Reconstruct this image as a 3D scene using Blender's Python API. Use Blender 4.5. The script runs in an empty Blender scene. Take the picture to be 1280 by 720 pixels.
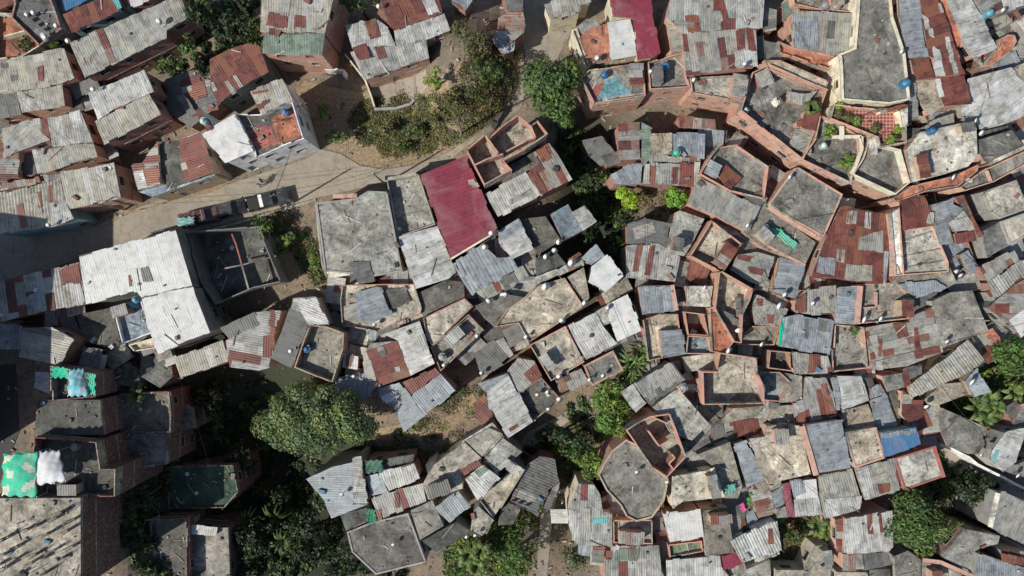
import bpy, bmesh, math, random
from math import radians as R, sin, cos, pi, hypot
from mathutils import Vector, Matrix
from mathutils.bvhtree import BVHTree

# ------------------------------------------------------------ camera, sky, sun, exposure
SC = bpy.context.scene
COL = SC.collection
H = 90.0                                    # flying height of the drone
cam_d = bpy.data.cameras.new("camera"); cam = bpy.data.objects.new("camera", cam_d)
COL.objects.link(cam); SC.camera = cam
cam.location = (0, 0, H); cam.rotation_euler = (0, 0, 0)
cam_d.lens = 24; cam_d.sensor_width = 36; cam_d.clip_end = 3000
SUN_EL, SUN_AZ = 43.0, 31.0                 # elevation; degrees below the picture's left-hand axis
world = bpy.data.worlds.new("World"); SC.world = world; world.use_nodes = True
nt = world.node_tree; bg = nt.nodes['Background']
sky = nt.nodes.new('ShaderNodeTexSky'); sky.sky_type = 'NISHITA'; sky.sun_disc = False
sun_dir = Vector((-cos(R(SUN_AZ))*cos(R(SUN_EL)), -sin(R(SUN_AZ))*cos(R(SUN_EL)), sin(R(SUN_EL))))
sky.sun_elevation = R(SUN_EL); sky.sun_rotation = math.atan2(sun_dir.x, sun_dir.y)
nt.links.new(sky.outputs[0], bg.inputs[0]); bg.inputs[1].default_value = 0.08
sd = bpy.data.lights.new("sun", 'SUN'); sd.energy = 4.6; sd.angle = R(0.5); sd.color = (1.0, 0.945, 0.84)
sun = bpy.data.objects.new("sun", sd); COL.objects.link(sun)
sun.rotation_euler = sun_dir.to_track_quat('Z', 'Y').to_euler(); sun.location = (-60, -40, 80)
SC.view_settings.view_transform = 'Standard'; SC.view_settings.look = 'None'
SC.view_settings.exposure = 0.08; SC.view_settings.gamma = 1.0
SC.view_settings.use_curve_mapping = False

rnd = random.Random(7)

# ------------------------------------------------------------ measuring frame: survey tiles of the site
T = {}
for r_, n_ in enumerate('ABCD'):
    for c_ in range(4): T['%s%d' % (n_, c_)] = (c_*320, r_*180, 4.0)
for k_, v_ in dict(Z1=(560,120), Z2=(200,80), Z3=(200,200), Z4=(560,220), Z5=(540,320), Z6=(960,120), Z7=(860,320), Z8=(780,100),
                   Y1=(0,390), Y2=(560,460), Y3=(560,560), Y4=(860,420), Y5=(860,530), Y6=(1080,560)).items():
    T[k_] = (v_[0], v_[1], 6.4)
T['Y7'] = (1120,60,8.0); T['Y8'] = (1120,210,8.0); T['F'] = (0,0,1.0)
def px(tile, u, v):
    a = T[tile]; return (a[0]+u/a[2], a[1]+v/a[2])
def W(p, z):
    k = 1.5/1280*(H-z); return Vector(((p[0]-640)*k, -(p[1]-360)*k, z))
def pts(tile, s):
    return [px(tile, *map(float, t.split(','))) for t in s.split()]

# relief: the ground is level on the street terrace, drops in gullies and rises to a mound in the road bend (negative depth)
RAV = [((580,92), 7.6, 12.5, -5.2), ((300,605), 19.5, 27, 15.0), ((450,640), 12, 14, 4.0), ((745,250), 9, 24, 3.5), ((700,600), 12, 16, 2.5), ((1215,640), 13, 10, 2.0)]
def ground(x, y):
    z = 0.0
    for (c, rx, ry, d) in RAV:
        k = 1.5/1280*H; cx, cy = (c[0]-640)*k, -(c[1]-360)*k
        t = hypot((x-cx)/rx, (y-cy)/ry)
        if t < 1:
            s = 1-t; s = s*s*(3-2*s); z -= d*s
    return z
def G(p, up=0.0):
    z = 0.0
    for _ in range(5):
        w = W(p, z+up); z = ground(w.x, w.y)
    w = W(p, z+up); return w

# ------------------------------------------------------------ materials
def mat(name):
    m = bpy.data.materials.new(name); m.use_nodes = True
    n = m.node_tree; b = n.nodes['Principled BSDF']; return m, n, b
def N(n, typ, **kw):
    o = n.nodes.new(typ)
    for k, v in kw.items(): setattr(o, k, v)
    return o
def ramp(n, src, stops):
    r = n.nodes.new('ShaderNodeValToRGB'); n.links.new(src, r.inputs[0])
    el = r.color_ramp.elements
    while len(el) < len(stops): el.new(0.5)
    for e, (p, c) in zip(el, stops):
        e.position = p; e.color = (c, c, c, 1) if not isinstance(c, tuple) else c
    return r
def mixc(n, fac, a, b, typ='MIX'):
    m = n.nodes.new('ShaderNodeMix'); m.data_type = 'RGBA'; m.blend_type = typ
    for s, v in ((m.inputs[0], fac), (m.inputs[6], a), (m.inputs[7], b)):
        if hasattr(v, 'links') or isinstance(v, bpy.types.NodeSocket): n.links.new(v, s)
        elif isinstance(v, (int, float)): s.default_value = v
        else: s.default_value = v if len(v) == 4 else (*v, 1)
    return m.outputs[2]
def noise(n, vec, scale, detail=6, rough=0.6, dist=0.0):
    t = n.nodes.new('ShaderNodeTexNoise'); t.inputs['Scale'].default_value = scale
    t.inputs['Detail'].default_value = detail; t.inputs['Roughness'].default_value = rough
    t.inputs['Distortion'].default_value = dist
    if vec is not None: n.links.new(vec, t.inputs['Vector'])
    return t.outputs[0]
def mapping(n, src, sc):
    m = n.nodes.new('ShaderNodeMapping'); m.inputs['Scale'].default_value = sc; n.links.new(src, m.inputs[0]); return m.outputs[0]
def bump(n, b, h, dist, strength=0.6):
    q = n.nodes.new('ShaderNodeBump'); q.inputs['Strength'].default_value = strength; q.inputs['Distance'].default_value = dist
    n.links.new(h, q.inputs['Height']); n.links.new(q.outputs[0], b.inputs['Normal'])
def attr(n):
    a = n.nodes.new('ShaderNodeAttribute'); a.attribute_name = 'Col'; return a

def m_metal():
    m, n, b = mat('corrugated_metal'); a = attr(n)
    uv = N(n, 'ShaderNodeTexCoord'); pos = N(n, 'ShaderNodeNewGeometry').outputs['Position']
    st = mapping(n, uv.outputs['UV'], (2.6, 0.22, 1))
    s1 = noise(n, st, 1.6, 5, .7)                               # streaks down the sheets
    s2 = noise(n, pos, 1.1, 7, .68)                             # blotches
    s3 = noise(n, pos, 5.0, 5, .75)
    r1 = ramp(n, s1, [(0.32, .74), (0.68, 1.12)]); c = mixc(n, 1.0, a.outputs['Color'], r1.outputs[0], 'MULTIPLY')
    r2 = ramp(n, s2, [(0.36, .50), (0.52, 1.0), (0.72, 1.15)]); c = mixc(n, .8, c, r2.outputs[0], 'MULTIPLY')
    r3 = ramp(n, s3, [(0.30, .40), (0.42, 1.0)]); c = mixc(n, .55, c, r3.outputs[0], 'MULTIPLY')
    # rust where alpha is high and the noise says so
    add = N(n, 'ShaderNodeMath', operation='ADD'); n.links.new(a.outputs['Alpha'], add.inputs[0])
    mm = N(n, 'ShaderNodeMath', operation='MULTIPLY'); n.links.new(s1, mm.inputs[0]); n.links.new(s2, mm.inputs[1])
    n.links.new(mm.outputs[0], add.inputs[1])
    rr = ramp(n, add.outputs[0], [(0.50, 0.0), (0.62, 1.0)])
    rc = mixc(n, s3, (0.10, 0.030, 0.022), (0.36, 0.15, 0.09))
    c = mixc(n, rr.outputs[0], c, rc)
    st2 = mapping(n, uv.outputs['UV'], (5.0, .5, 1)); s6 = noise(n, st2, 1.0, 6, .75); s7 = noise(n, pos, .35, 5, .6)
    g_ = N(n, 'ShaderNodeMath', operation='MULTIPLY'); n.links.new(ramp(n, s6, [(0.49, 0.), (0.62, 1.)]).outputs[0], g_.inputs[0]); n.links.new(ramp(n, s7, [(0.40, .15), (0.62, .8)]).outputs[0], g_.inputs[1])
    c = mixc(n, g_.outputs[0], c, (.105, .085, .068))
    n.links.new(c, b.inputs['Base Color'])
    b.inputs['Metallic'].default_value = 0.12
    ro = ramp(n, s2, [(0.3, .42), (0.7, .72)]); n.links.new(ro.outputs[0], b.inputs['Roughness'])
    bump(n, b, s3, 0.03, .5); return m
def m_conc():
    m, n, b = mat('weathered_concrete'); a = attr(n)
    pos = N(n, 'ShaderNodeNewGeometry').outputs['Position']
    s1 = noise(n, pos, 0.42, 8, .68, .6); s2 = noise(n, pos, 2.6, 6, .72); s3 = noise(n, pos, 12, 3, .6)
    c = mixc(n, 1.0, a.outputs['Color'], ramp(n, s1, [(0.34, .34), (0.46, .80), (0.56, 1.12), (0.68, 1.75)]).outputs[0], 'MULTIPLY')
    c = mixc(n, .8, c, ramp(n, s2, [(0.34, .42), (0.5, 1.0), (0.7, 1.3)]).outputs[0], 'MULTIPLY')
    c = mixc(n, .5, c, ramp(n, s3, [(0.3, .6), (0.6, 1.15)]).outputs[0], 'MULTIPLY')
    s4 = noise(n, mapping(n, pos, (1, 1, .2)), .85, 9, .78, 1.6); s5 = noise(n, pos, .09, 3, .5)
    c = mixc(n, ramp(n, s4, [(0.54, 0.), (0.60, .62)]).outputs[0], c, (.055, .056, .045))
    c = mixc(n, ramp(n, s5, [(0.42, 0.), (0.58, .5)]).outputs[0], c, mixc(n, 1.0, c, (1.06, 1.0, .88), 'MULTIPLY'))
    n.links.new(c, b.inputs['Base Color']); b.inputs['Roughness'].default_value = .92
    bump(n, b, s2, 0.05, .5); return m
def m_brick():
    m, n, b = mat('hollow_clay_block'); a = attr(n)
    uv = N(n, 'ShaderNodeTexCoord').outputs['UV']; pos = N(n, 'ShaderNodeNewGeometry').outputs['Position']
    br = n.nodes.new('ShaderNodeTexBrick'); n.links.new(uv, br.inputs['Vector'])
    br.inputs['Scale'].default_value = 1.0; br.inputs['Brick Width'].default_value = .42; br.inputs['Row Height'].default_value = .22
    br.inputs['Mortar Size'].default_value = .018; br.inputs['Color1'].default_value = (1,1,1,1); br.inputs['Color2'].default_value = (.82,.82,.82,1)
    br.inputs['Mortar'].default_value = (1.0, 1.15, 1.25, 1)
    c = mixc(n, 1.0, a.outputs['Color'], br.outputs[0], 'MULTIPLY')
    s1 = noise(n, pos, .8, 7, .7); s2 = noise(n, pos, 4.5, 5, .7)
    c = mixc(n, 1.0, c, ramp(n, s1, [(0.34, .62), (0.5, 1.0), (0.7, 1.2)]).outputs[0], 'MULTIPLY')
    c = mixc(n, ramp(n, s2, [(0.50, 0), (0.62, .75)]).outputs[0], c, (.36, .325, .28))
    c = mixc(n, ramp(n, noise(n, pos, 1.7, 8, .8), [(0.56, 0), (0.64, .7)]).outputs[0], c, (.10, .085, .07))
    n.links.new(c, b.inputs['Base Color']); b.inputs['Roughness'].default_value = .95
    bump(n, b, br.outputs[1], 0.02, .4); return m
def m_plaster(name='painted_plaster', r=.85, lo=.6):
    m, n, b = mat(name); a = attr(n)
    pos = N(n, 'ShaderNodeNewGeometry').outputs['Position']
    s1 = noise(n, pos, .9, 7, .7); s2 = noise(n, pos, 6, 4, .7)
    c = mixc(n, 1.0, a.outputs['Color'], ramp(n, s1, [(0.34, lo), (0.52, 1.0), (0.7, 1.12)]).outputs[0], 'MULTIPLY')
    c = mixc(n, .5, c, ramp(n, s2, [(0.34, .65), (0.48, 1.0)]).outputs[0], 'MULTIPLY')
    s3 = noise(n, pos, .22, 6, .65, .8); c = mixc(n, ramp(n, s3, [(0.46, 0.), (0.66, .30)]).outputs[0], c, (.42, .36, .34))
    n.links.new(c, b.inputs['Base Color']); b.inputs['Roughness'].default_value = r
    bump(n, b, s2, 0.02, .3); return m
def m_tile():
    m, n, b = mat('red_floor_tile'); a = attr(n)
    pos = N(n, 'ShaderNodeNewGeometry').outputs['Position']
    ch = n.nodes.new('ShaderNodeTexBrick'); n.links.new(pos, ch.inputs['Vector']); ch.offset = 0
    ch.inputs['Scale'].default_value = 1; ch.inputs['Brick Width'].default_value = .42; ch.inputs['Row Height'].default_value = .42
    ch.inputs['Mortar Size'].default_value = .05; ch.inputs['Color1'].default_value = (1,1,1,1); ch.inputs['Color2'].default_value = (.75,.75,.75,1)
    ch.inputs['Mortar'].default_value = (2.0, 3.6, 3.6, 1)
    n.links.new(mixc(n, 1.0, a.outputs['Color'], ch.outputs[0], 'MULTIPLY'), b.inputs['Base Color']); b.inputs['Roughness'].default_value = .6; return m
def m_flat(name, col, rough=.5, metal=0.0, spread=.15):
    m, n, b = mat(name)
    pos = N(n, 'ShaderNodeNewGeometry').outputs['Position']; s = noise(n, pos, 3.0, 5, .65)
    c = mixc(n, 1.0, (*col, 1), ramp(n, s, [(0.3, 1-spread), (0.7, 1+spread)]).outputs[0], 'MULTIPLY')
    n.links.new(c, b.inputs['Base Color']); b.inputs['Roughness'].default_value = rough; b.inputs['Metallic'].default_value = metal; return m
def m_leaf():
    m, n, b = mat('leaf'); a = attr(n)
    pos = N(n, 'ShaderNodeNewGeometry').outputs['Position']; s = noise(n, pos, 1.6, 4, .6)
    c = mixc(n, 1.0, a.outputs['Color'], ramp(n, s, [(0.3, .55), (0.7, 1.4)]).outputs[0], 'MULTIPLY')
    n.links.new(c, b.inputs['Base Color']); b.inputs['Roughness'].default_value = .55
    tr = n.nodes.new('ShaderNodeBsdfTranslucent'); n.links.new(c, tr.inputs[0])
    mx = n.nodes.new('ShaderNodeMixShader'); mx.inputs[0].default_value = .30
    n.links.new(b.outputs[0], mx.inputs[1]); n.links.new(tr.outputs[0], mx.inputs[2])
    n.links.new(mx.outputs[0], n.nodes['Material Output'].inputs[0]); return m
def m_ground():
    m, n, b = mat('packed_earth'); pos = N(n, 'ShaderNodeNewGeometry').outputs['Position']
    s1 = noise(n, pos, .16, 8, .7, .5); s2 = noise(n, pos, 1.3, 8, .75); s3 = noise(n, pos, 9, 4, .7)
    c = mixc(n, ramp(n, s1, [(0.40, 0.), (0.55, 1.)]).outputs[0], (.17, .145, .12), (.27, .20, .145))
    c = mixc(n, ramp(n, s2, [(0.50, 0.), (0.62, .75)]).outputs[0], c, (.075, .085, .045))
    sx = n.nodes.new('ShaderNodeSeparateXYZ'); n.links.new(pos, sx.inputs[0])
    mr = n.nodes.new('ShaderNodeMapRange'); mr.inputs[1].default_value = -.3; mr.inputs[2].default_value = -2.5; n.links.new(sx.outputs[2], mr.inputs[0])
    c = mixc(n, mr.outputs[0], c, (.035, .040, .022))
    c = mixc(n, .75, c, ramp(n, s3, [(0.3, .45), (0.65, 1.3)]).outputs[0], 'MULTIPLY')
    n.links.new(c, b.inputs['Base Color']); b.inputs['Roughness'].default_value = 1.0; bump(n, b, s2, .15, .6); return m
def m_road():
    m, n, b = mat('dusty_street_concrete'); pos = N(n, 'ShaderNodeNewGeometry').outputs['Position']
    s1 = noise(n, pos, .12, 8, .65, .4); s2 = noise(n, pos, 1.1, 8, .72); s3 = noise(n, pos, 14, 3, .6)
    c = mixc(n, ramp(n, s1, [(0.38, 0.), (0.6, 1.)]).outputs[0], (.265, .24, .20), (.345, .305, .245))
    c = mixc(n, .6, c, ramp(n, s2, [(0.34, .62), (0.52, 1.0), (0.7, 1.15)]).outputs[0], 'MULTIPLY')
    c = mixc(n, .35, c, ramp(n, s3, [(0.3, .7), (0.65, 1.15)]).outputs[0], 'MULTIPLY')
    ck = n.nodes.new('ShaderNodeTexVoronoi'); ck.feature = 'DISTANCE_TO_EDGE'; ck.inputs['Scale'].default_value = .33
    wv = mixc(n, .25, pos, n.nodes.new('ShaderNodeTexNoise').outputs[1]); n.links.new(wv, ck.inputs['Vector'])
    c = mixc(n, ramp(n, ck.outputs[0], [(0.0, .45), (0.012, 0.)]).outputs[0], c, (.09, .08, .07))
    n.links.new(c, b.inputs['Base Color']); b.inputs['Roughness'].default_value = .95; bump(n, b, s2, .04, .4); return m
def m_glass():
    m, n, b = mat('dark_window_glass'); b.inputs['Base Color'].default_value = (.015, .018, .02, 1); b.inputs['Roughness'].default_value = .12; return m

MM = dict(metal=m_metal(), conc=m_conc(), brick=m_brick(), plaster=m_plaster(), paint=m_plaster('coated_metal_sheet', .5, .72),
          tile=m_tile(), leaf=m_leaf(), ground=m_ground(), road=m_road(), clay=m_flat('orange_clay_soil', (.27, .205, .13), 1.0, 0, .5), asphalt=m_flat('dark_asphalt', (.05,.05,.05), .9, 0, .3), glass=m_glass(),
          cloth=m_plaster('woven_tarpaulin', .7, .8), bark=m_flat('bark', (.10, .075, .055), .95, 0, .4),
          tank=m_plaster('plastic_tank', .38, .85), white=m_flat('white_enamel', (.80, .80, .78), .35, 0, .06),
          steel=m_flat('galvanised_steel', (.42, .43, .43), .4, .6, .2), black=m_flat('black_rubber', (.02, .02, .02), .8, 0, .3),
          carpaint=m_plaster('car_paint', .22, .95), wood=m_flat('grey_timber', (.20, .155, .11), .9, 0, .4), skin=m_flat('skin', (.28, .15, .09), .6))

# ------------------------------------------------------------ mesh builder
class MB:
    def __init__(s): s.v = []; s.f = []; s.m = []; s.c = []; s.uv = []
    def face(s, P, mt, col, a=0.0, uv=None):
        i = len(s.v); s.v += [tuple(p) for p in P]; s.f.append(tuple(range(i, i+len(P)))); s.m.append(mt)
        s.c.append((*col, a)); s.uv.append(uv or [(p[0], p[1]) for p in P])
    def wallquad(s, a, b, z0a, z0b, z1a, z1b, mt, col, u0=0.0, al=0.0):
        L = hypot(b[0]-a[0], b[1]-a[1])
        s.face([(a[0],a[1],z0a),(b[0],b[1],z0b),(b[0],b[1],z1b),(a[0],a[1],z1a)], mt, col, al, [(u0,z0a),(u0+L,z0b),(u0+L,z1b),(u0,z1a)])
    def box(s, c, sx, sy, sz, mt, col, rz=0.0, M=None, al=0.0):
        Rm = M if M is not None else Matrix.Rotation(rz, 3, 'Z'); c = Vector(c)
        q = [c + Rm @ Vector((x*sx/2, y*sy/2, z*sz/2)) for z in (-1,1) for y in (-1,1) for x in (-1,1)]
        for f in ((0,2,3,1),(4,5,7,6),(0,1,5,4),(2,6,7,3),(0,4,6,2),(1,3,7,5)):
            P = [q[i] for i in f]; e1 = (P[1]-P[0]).length; e2 = (P[3]-P[0]).length
            s.face(P, mt, col, al, [(0,0),(e1,0),(e1,e2),(0,e2)])
    def bar(s, a, b, w, h, mt, col, al=0.0):
        a = Vector(a); b = Vector(b); d = b-a; L = d.length
        if L < 1e-4: return
        x = d/L; up = Vector((0,0,1)) if abs(x.z) < .95 else Vector((0,1,0)); y = up.cross(x).normalized(); z = x.cross(y)
        s.box((a+b)/2, L, w, h, mt, col, M=Matrix((x, y, z)).transposed(), al=al)
    def tube(s, a, b, r0, r1, mt, col, n=8, caps=True):
        a = Vector(a); b = Vector(b); d = (b-a).normalized(); up = Vector((0,0,1)) if abs(d.z) < .95 else Vector((1,0,0))
        x = up.cross(d).normalized(); y = d.cross(x)
        A = [a+(x*cos(2*pi*k/n)+y*sin(2*pi*k/n))*r0 for k in range(n)]; B = [b+(x*cos(2*pi*k/n)+y*sin(2*pi*k/n))*r1 for k in range(n)]
        for k in range(n): s.face([A[k], A[(k+1)%n], B[(k+1)%n], B[k]], mt, col)
        if caps: s.face(A[::-1], mt, col); s.face(B, mt, col)
    def lathe(s, c, prof, mt, col, n=16, M=None):
        c = Vector(c); Rm = M or Matrix.Identity(3); rings = []
        for (r, z) in prof: rings.append([c + Rm @ Vector((r*cos(2*pi*k/n), r*sin(2*pi*k/n), z)) for k in range(n)])
        for i in range(len(rings)-1):
            for k in range(n): s.face([rings[i][k], rings[i][(k+1)%n], rings[i+1][(k+1)%n], rings[i+1][k]], mt, col)
        if prof[0][0] > 0.01: s.face(rings[0][::-1], mt, col)
        if prof[-1][0] > 0.01: s.face(rings[-1], mt, col)
    def build(s, name, parent=None, smooth=False, origin=None):
        me = bpy.data.meshes.new(name)
        o3 = Vector(origin) if origin is not None else (parent_base(parent) if parent else Vector((0,0,0)))
        me.from_pydata([(a[0]-o3.x, a[1]-o3.y, a[2]-o3.z) for a in s.v], [], s.f)
        ms = sorted(set(s.m))
        for k in ms: me.materials.append(MM[k])
        me.polygons.foreach_set('material_index', [ms.index(k) for k in s.m])
        if smooth: me.polygons.foreach_set('use_smooth', [True]*len(s.f))
        ca = me.color_attributes.new('Col', 'FLOAT_COLOR', 'CORNER'); uvl = me.uv_layers.new(name='UVMap')
        cc = []; uu = []
        for f, c, u in zip(s.f, s.c, s.uv):
            for k in range(len(f)): cc += c; uu += u[k]
        ca.data.foreach_set('color', cc); uvl.data.foreach_set('uv', uu)
        if smooth:
            bm = bmesh.new(); bm.from_mesh(me); bmesh.ops.remove_doubles(bm, verts=bm.verts, dist=.0005); bm.to_mesh(me); bm.free()
        me.update()
        o = bpy.data.objects.new(name, me); COL.objects.link(o)
        if parent: o.parent = parent
        else: o.location = o3
        return o
BASE = {}
def parent_base(p):
    return BASE.get(p.name, Vector((0,0,0)))
def empty(name, base, label, cat, group=None):
    e = bpy.data.objects.new(name, None); COL.objects.link(e); e.empty_display_size = .3
    e.location = base; BASE[e.name] = Vector(base)
    e['label'] = label; e['category'] = cat
    if group: e['group'] = group
    return e
def tag(o, label, cat, group=None):
    o['label'] = label; o['category'] = cat
    if group: o['group'] = group
    return o
def kind(o, k): o['kind'] = k; return o

# polygon tools (2D)
def area2(P): return .5*sum(P[i][0]*P[(i+1)%len(P)][1]-P[(i+1)%len(P)][0]*P[i][1] for i in range(len(P)))
def inset(P, d):                            # P counter-clockwise, positive d moves inward
    n = len(P); out = []
    for i in range(n):
        a = Vector(P[i-1][:2]); b = Vector(P[i][:2]); c = Vector(P[(i+1)%n][:2])
        e1 = (b-a); e2 = (c-b)
        if e1.length < 1e-5 or e2.length < 1e-5: out.append(b); continue
        e1.normalize(); e2.normalize()
        n1 = Vector((-e1.y, e1.x)); n2 = Vector((-e2.y, e2.x)); m = n1+n2
        if m.length < .3: out.append(b + n1*d); continue
        m.normalize(); k = max(.45, m.dot(n1)); out.append(b + m*(d/k))
    return out
def clip(P, ax, lim, sign):                 # keep sign*(p[ax]-lim) <= 0
    out = []; n = len(P)
    for i in range(n):
        a = P[i]; b = P[(i+1)%n]; da = sign*(a[ax]-lim); db = sign*(b[ax]-lim)
        if da <= 0: out.append(a)
        if (da < 0 < db) or (db < 0 < da):
            t = da/(da-db); out.append((a[0]+(b[0]-a[0])*t, a[1]+(b[1]-a[1])*t))
    return out
def inside(p, P):
    c = False; n = len(P); j = n-1
    for i in range(n):
        if (P[i][1] > p[1]) != (P[j][1] > p[1]) and p[0] < (P[j][0]-P[i][0])*(p[1]-P[i][1])/(P[j][1]-P[i][1])+P[i][0]: c = not c
        j = i
    return c
# ------------------------------------------------------------ colours of real materials
ZN = (.34,.345,.325); BG = (.38,.37,.325); LT = (.45,.455,.43); WH = (.60,.61,.60); RU = (.20,.064,.053); RO = (.27,.14,.10)
BL = (.295,.33,.36); DK = (.15,.155,.152); PK = (.225,.036,.062); TE = (.10,.42,.42); GN = (.20,.27,.22); YE = (.41,.39,.325)
PAL = {  # weights of sheet colours, rust tendency
 'G': ([(ZN,4),(BG,3),(DK,.4)], .10), 'L': ([(LT,4),(BG,3),(ZN,1)], .06), 'W': ([(WH,1)], .0), 'w': ([((.50,.505,.49),3),(WH,1),(LT,1)], .05),
 'R': ([(RU,7),(RO,.5),(BG,.35),((.155,.055,.048),3),((.22,.08,.066),2)], .3), 'X': ([(ZN,3),(BG,3),(RU,1.4),(LT,1),(RO,.7),((.14,.055,.048),.8),((.27,.17,.14),.8)], .2), 'B': ([(BL,4),((.35,.39,.425),2)], .03),
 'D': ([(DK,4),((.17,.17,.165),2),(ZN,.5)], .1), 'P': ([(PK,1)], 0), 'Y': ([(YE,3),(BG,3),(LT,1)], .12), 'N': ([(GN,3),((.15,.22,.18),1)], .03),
 'T': ([(TE,1)], 0), 'U': ([((.05,.16,.33),1)], 0), 'E': ([((.0,.48,.28),1)], 0), 'Q': ([(ZN,3),(LT,2),(RU,.7)], .14)}
FLOOR = {'c': (.27,.262,.235), 'l': (.40,.385,.34), 'd': (.115,.115,.108), 'o': (.42,.17,.11), 'b': (.24,.30,.36), 'g': (.16,.20,.14),  # d: near-black, partly to carry shade on the lower-left slabs
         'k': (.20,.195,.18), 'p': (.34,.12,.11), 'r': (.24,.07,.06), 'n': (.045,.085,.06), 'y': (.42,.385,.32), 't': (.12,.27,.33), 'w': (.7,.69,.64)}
WALLC = {'shaded_brick': ('brick', (.17,.075,.062)), 'brick': ('brick', (.56,.30,.22)), 'dark': ('brick', (.34,.155,.125)), 'cream': ('plaster', (.72,.66,.50)), 'white': ('plaster', (.82,.82,.80)),  # first entry: brick colour darkened for walls that stand in shade
         'teal': ('plaster', (.24,.40,.42)), 'grey': ('plaster', (.33,.33,.31)), 'red': ('plaster', (.36,.10,.08)), 'salmon': ('brick', (.60,.34,.26)),
         'beige': ('plaster', (.46,.35,.24)), 'green': ('plaster', (.12,.40,.30)), 'slate': ('plaster', (.17,.18,.175))}
SMOOTH = {'P', 'W', 'U', 'T', 'E'}

def pick(pal):
    cs, ru = PAL[pal]; t = rnd.random()*sum(w for _, w in cs)
    for c, w in cs:
        t -= w
        if t <= 0: break
    k = rnd.uniform(.88, 1.10) if pal not in 'PWUTE' else rnd.uniform(.98, 1.02)
    return tuple(min(.9, x*k*rnd.uniform(.98,1.02)) for x in c), (ru*rnd.uniform(.3,1.7) if rnd.random() < .55 else ru*.3)

class Plane:
    def __init__(s, c, h, a=0., b=0.): s.c = c; s.h = h; s.a = a; s.b = b
    def z(s, x, y): return s.h + s.a*(x-s.c[0]) + s.b*(y-s.c[1])
def onplane(P, pl):
    out = []
    for p in P:
        z = pl.h
        for _ in range(6): w = W(p, z); z = pl.z(w.x, w.y)
        out.append((w.x, w.y))
    return out

def corrugate(mb, poly, pl, pal, ang, lift=0.0, pitch=.27, amp=.022, smooth=False, shw=None, shl=None):
    """lays overlapping corrugated sheets over the polygon; corrugation runs along angle ang"""
    ca, sa = cos(ang), sin(ang)
    loc = [(p[0]*ca+p[1]*sa, -p[0]*sa+p[1]*ca) for p in poly]      # first axis along the corrugation
    L = [(p[1], p[0]) for p in loc]                                 # (u across, v along)
    if area2(L) < 0: L = L[::-1]
    u0 = min(p[0] for p in L); u1 = max(p[0] for p in L); v0 = min(p[1] for p in L); v1 = max(p[1] for p in L)
    sw = shw or rnd.choice([.81, .86, 1.05]); sw = max(pitch, round(sw/pitch)*pitch); sl = shl or rnd.uniform(1.7, 3.1)
    u = u0-rnd.random()*sw*.5; ci = 0
    keep, kr = None, 0
    def put(Q, zz, col, al):
        for p in Q: pass
        P3 = []; 
        for (uu, vv), dz in Q:
            x = vv*ca-uu*sa; y = vv*sa+uu*ca
            P3.append((x, y, pl.z(x, y)+lift+dz+zz))
        mb.face(P3, 'paint' if smooth else 'metal', col, al, [(q[0][0], q[0][1]) for q in Q])
    sl0 = sl
    while u < u1:
        sl = sl0*rnd.uniform(.75, 1.25); ue = u+sw; jit = rnd.uniform(-.13, .13); v = v0-rnd.random()*sl*.6; ri = 0
        coljit = pick(pal)
        while v < v1:
            ve = v+sl
            if rnd.random() < .55: cc, al = coljit
            else: cc, al = pick(pal)
            zz = rnd.uniform(0, .018)+(.014 if (ri+ci) % 2 else 0)
            cell = clip(clip(clip(clip(L, 0, u, -1), 0, ue, 1), 1, v, -1), 1, ve, 1) if True else L
            if len(cell) >= 3 and abs(area2(cell)) > .02:
                k = 0; s = u
                while s < ue-1e-6:
                    e = min(ue, s+pitch/2)
                    st = clip(clip(cell, 0, s, -1), 0, e, 1)
                    if len(st) >= 3 and abs(area2(st)) > .002:
                        up = (k % 2 == 0)
                        Q = []
                        for q in st:
                            t = (q[0]-s)/(e-s); dz = amp*(t if up else 1-t)
                            Q.append(((q[0], q[1]+jit), dz))
                        put(Q, zz, cc, al)
                    s = e; k += 1
            v = ve; ri += 1
        u = ue; ci += 1

BV, BF, BOWN = [], [], []                    # proxy geometry for sight lines and for setting things down
def proxy(P, own):
    i = len(BV); BV.extend([tuple(p) for p in P]); BF.append(tuple(range(i, i+len(P)))); BOWN.append(own)

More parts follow.
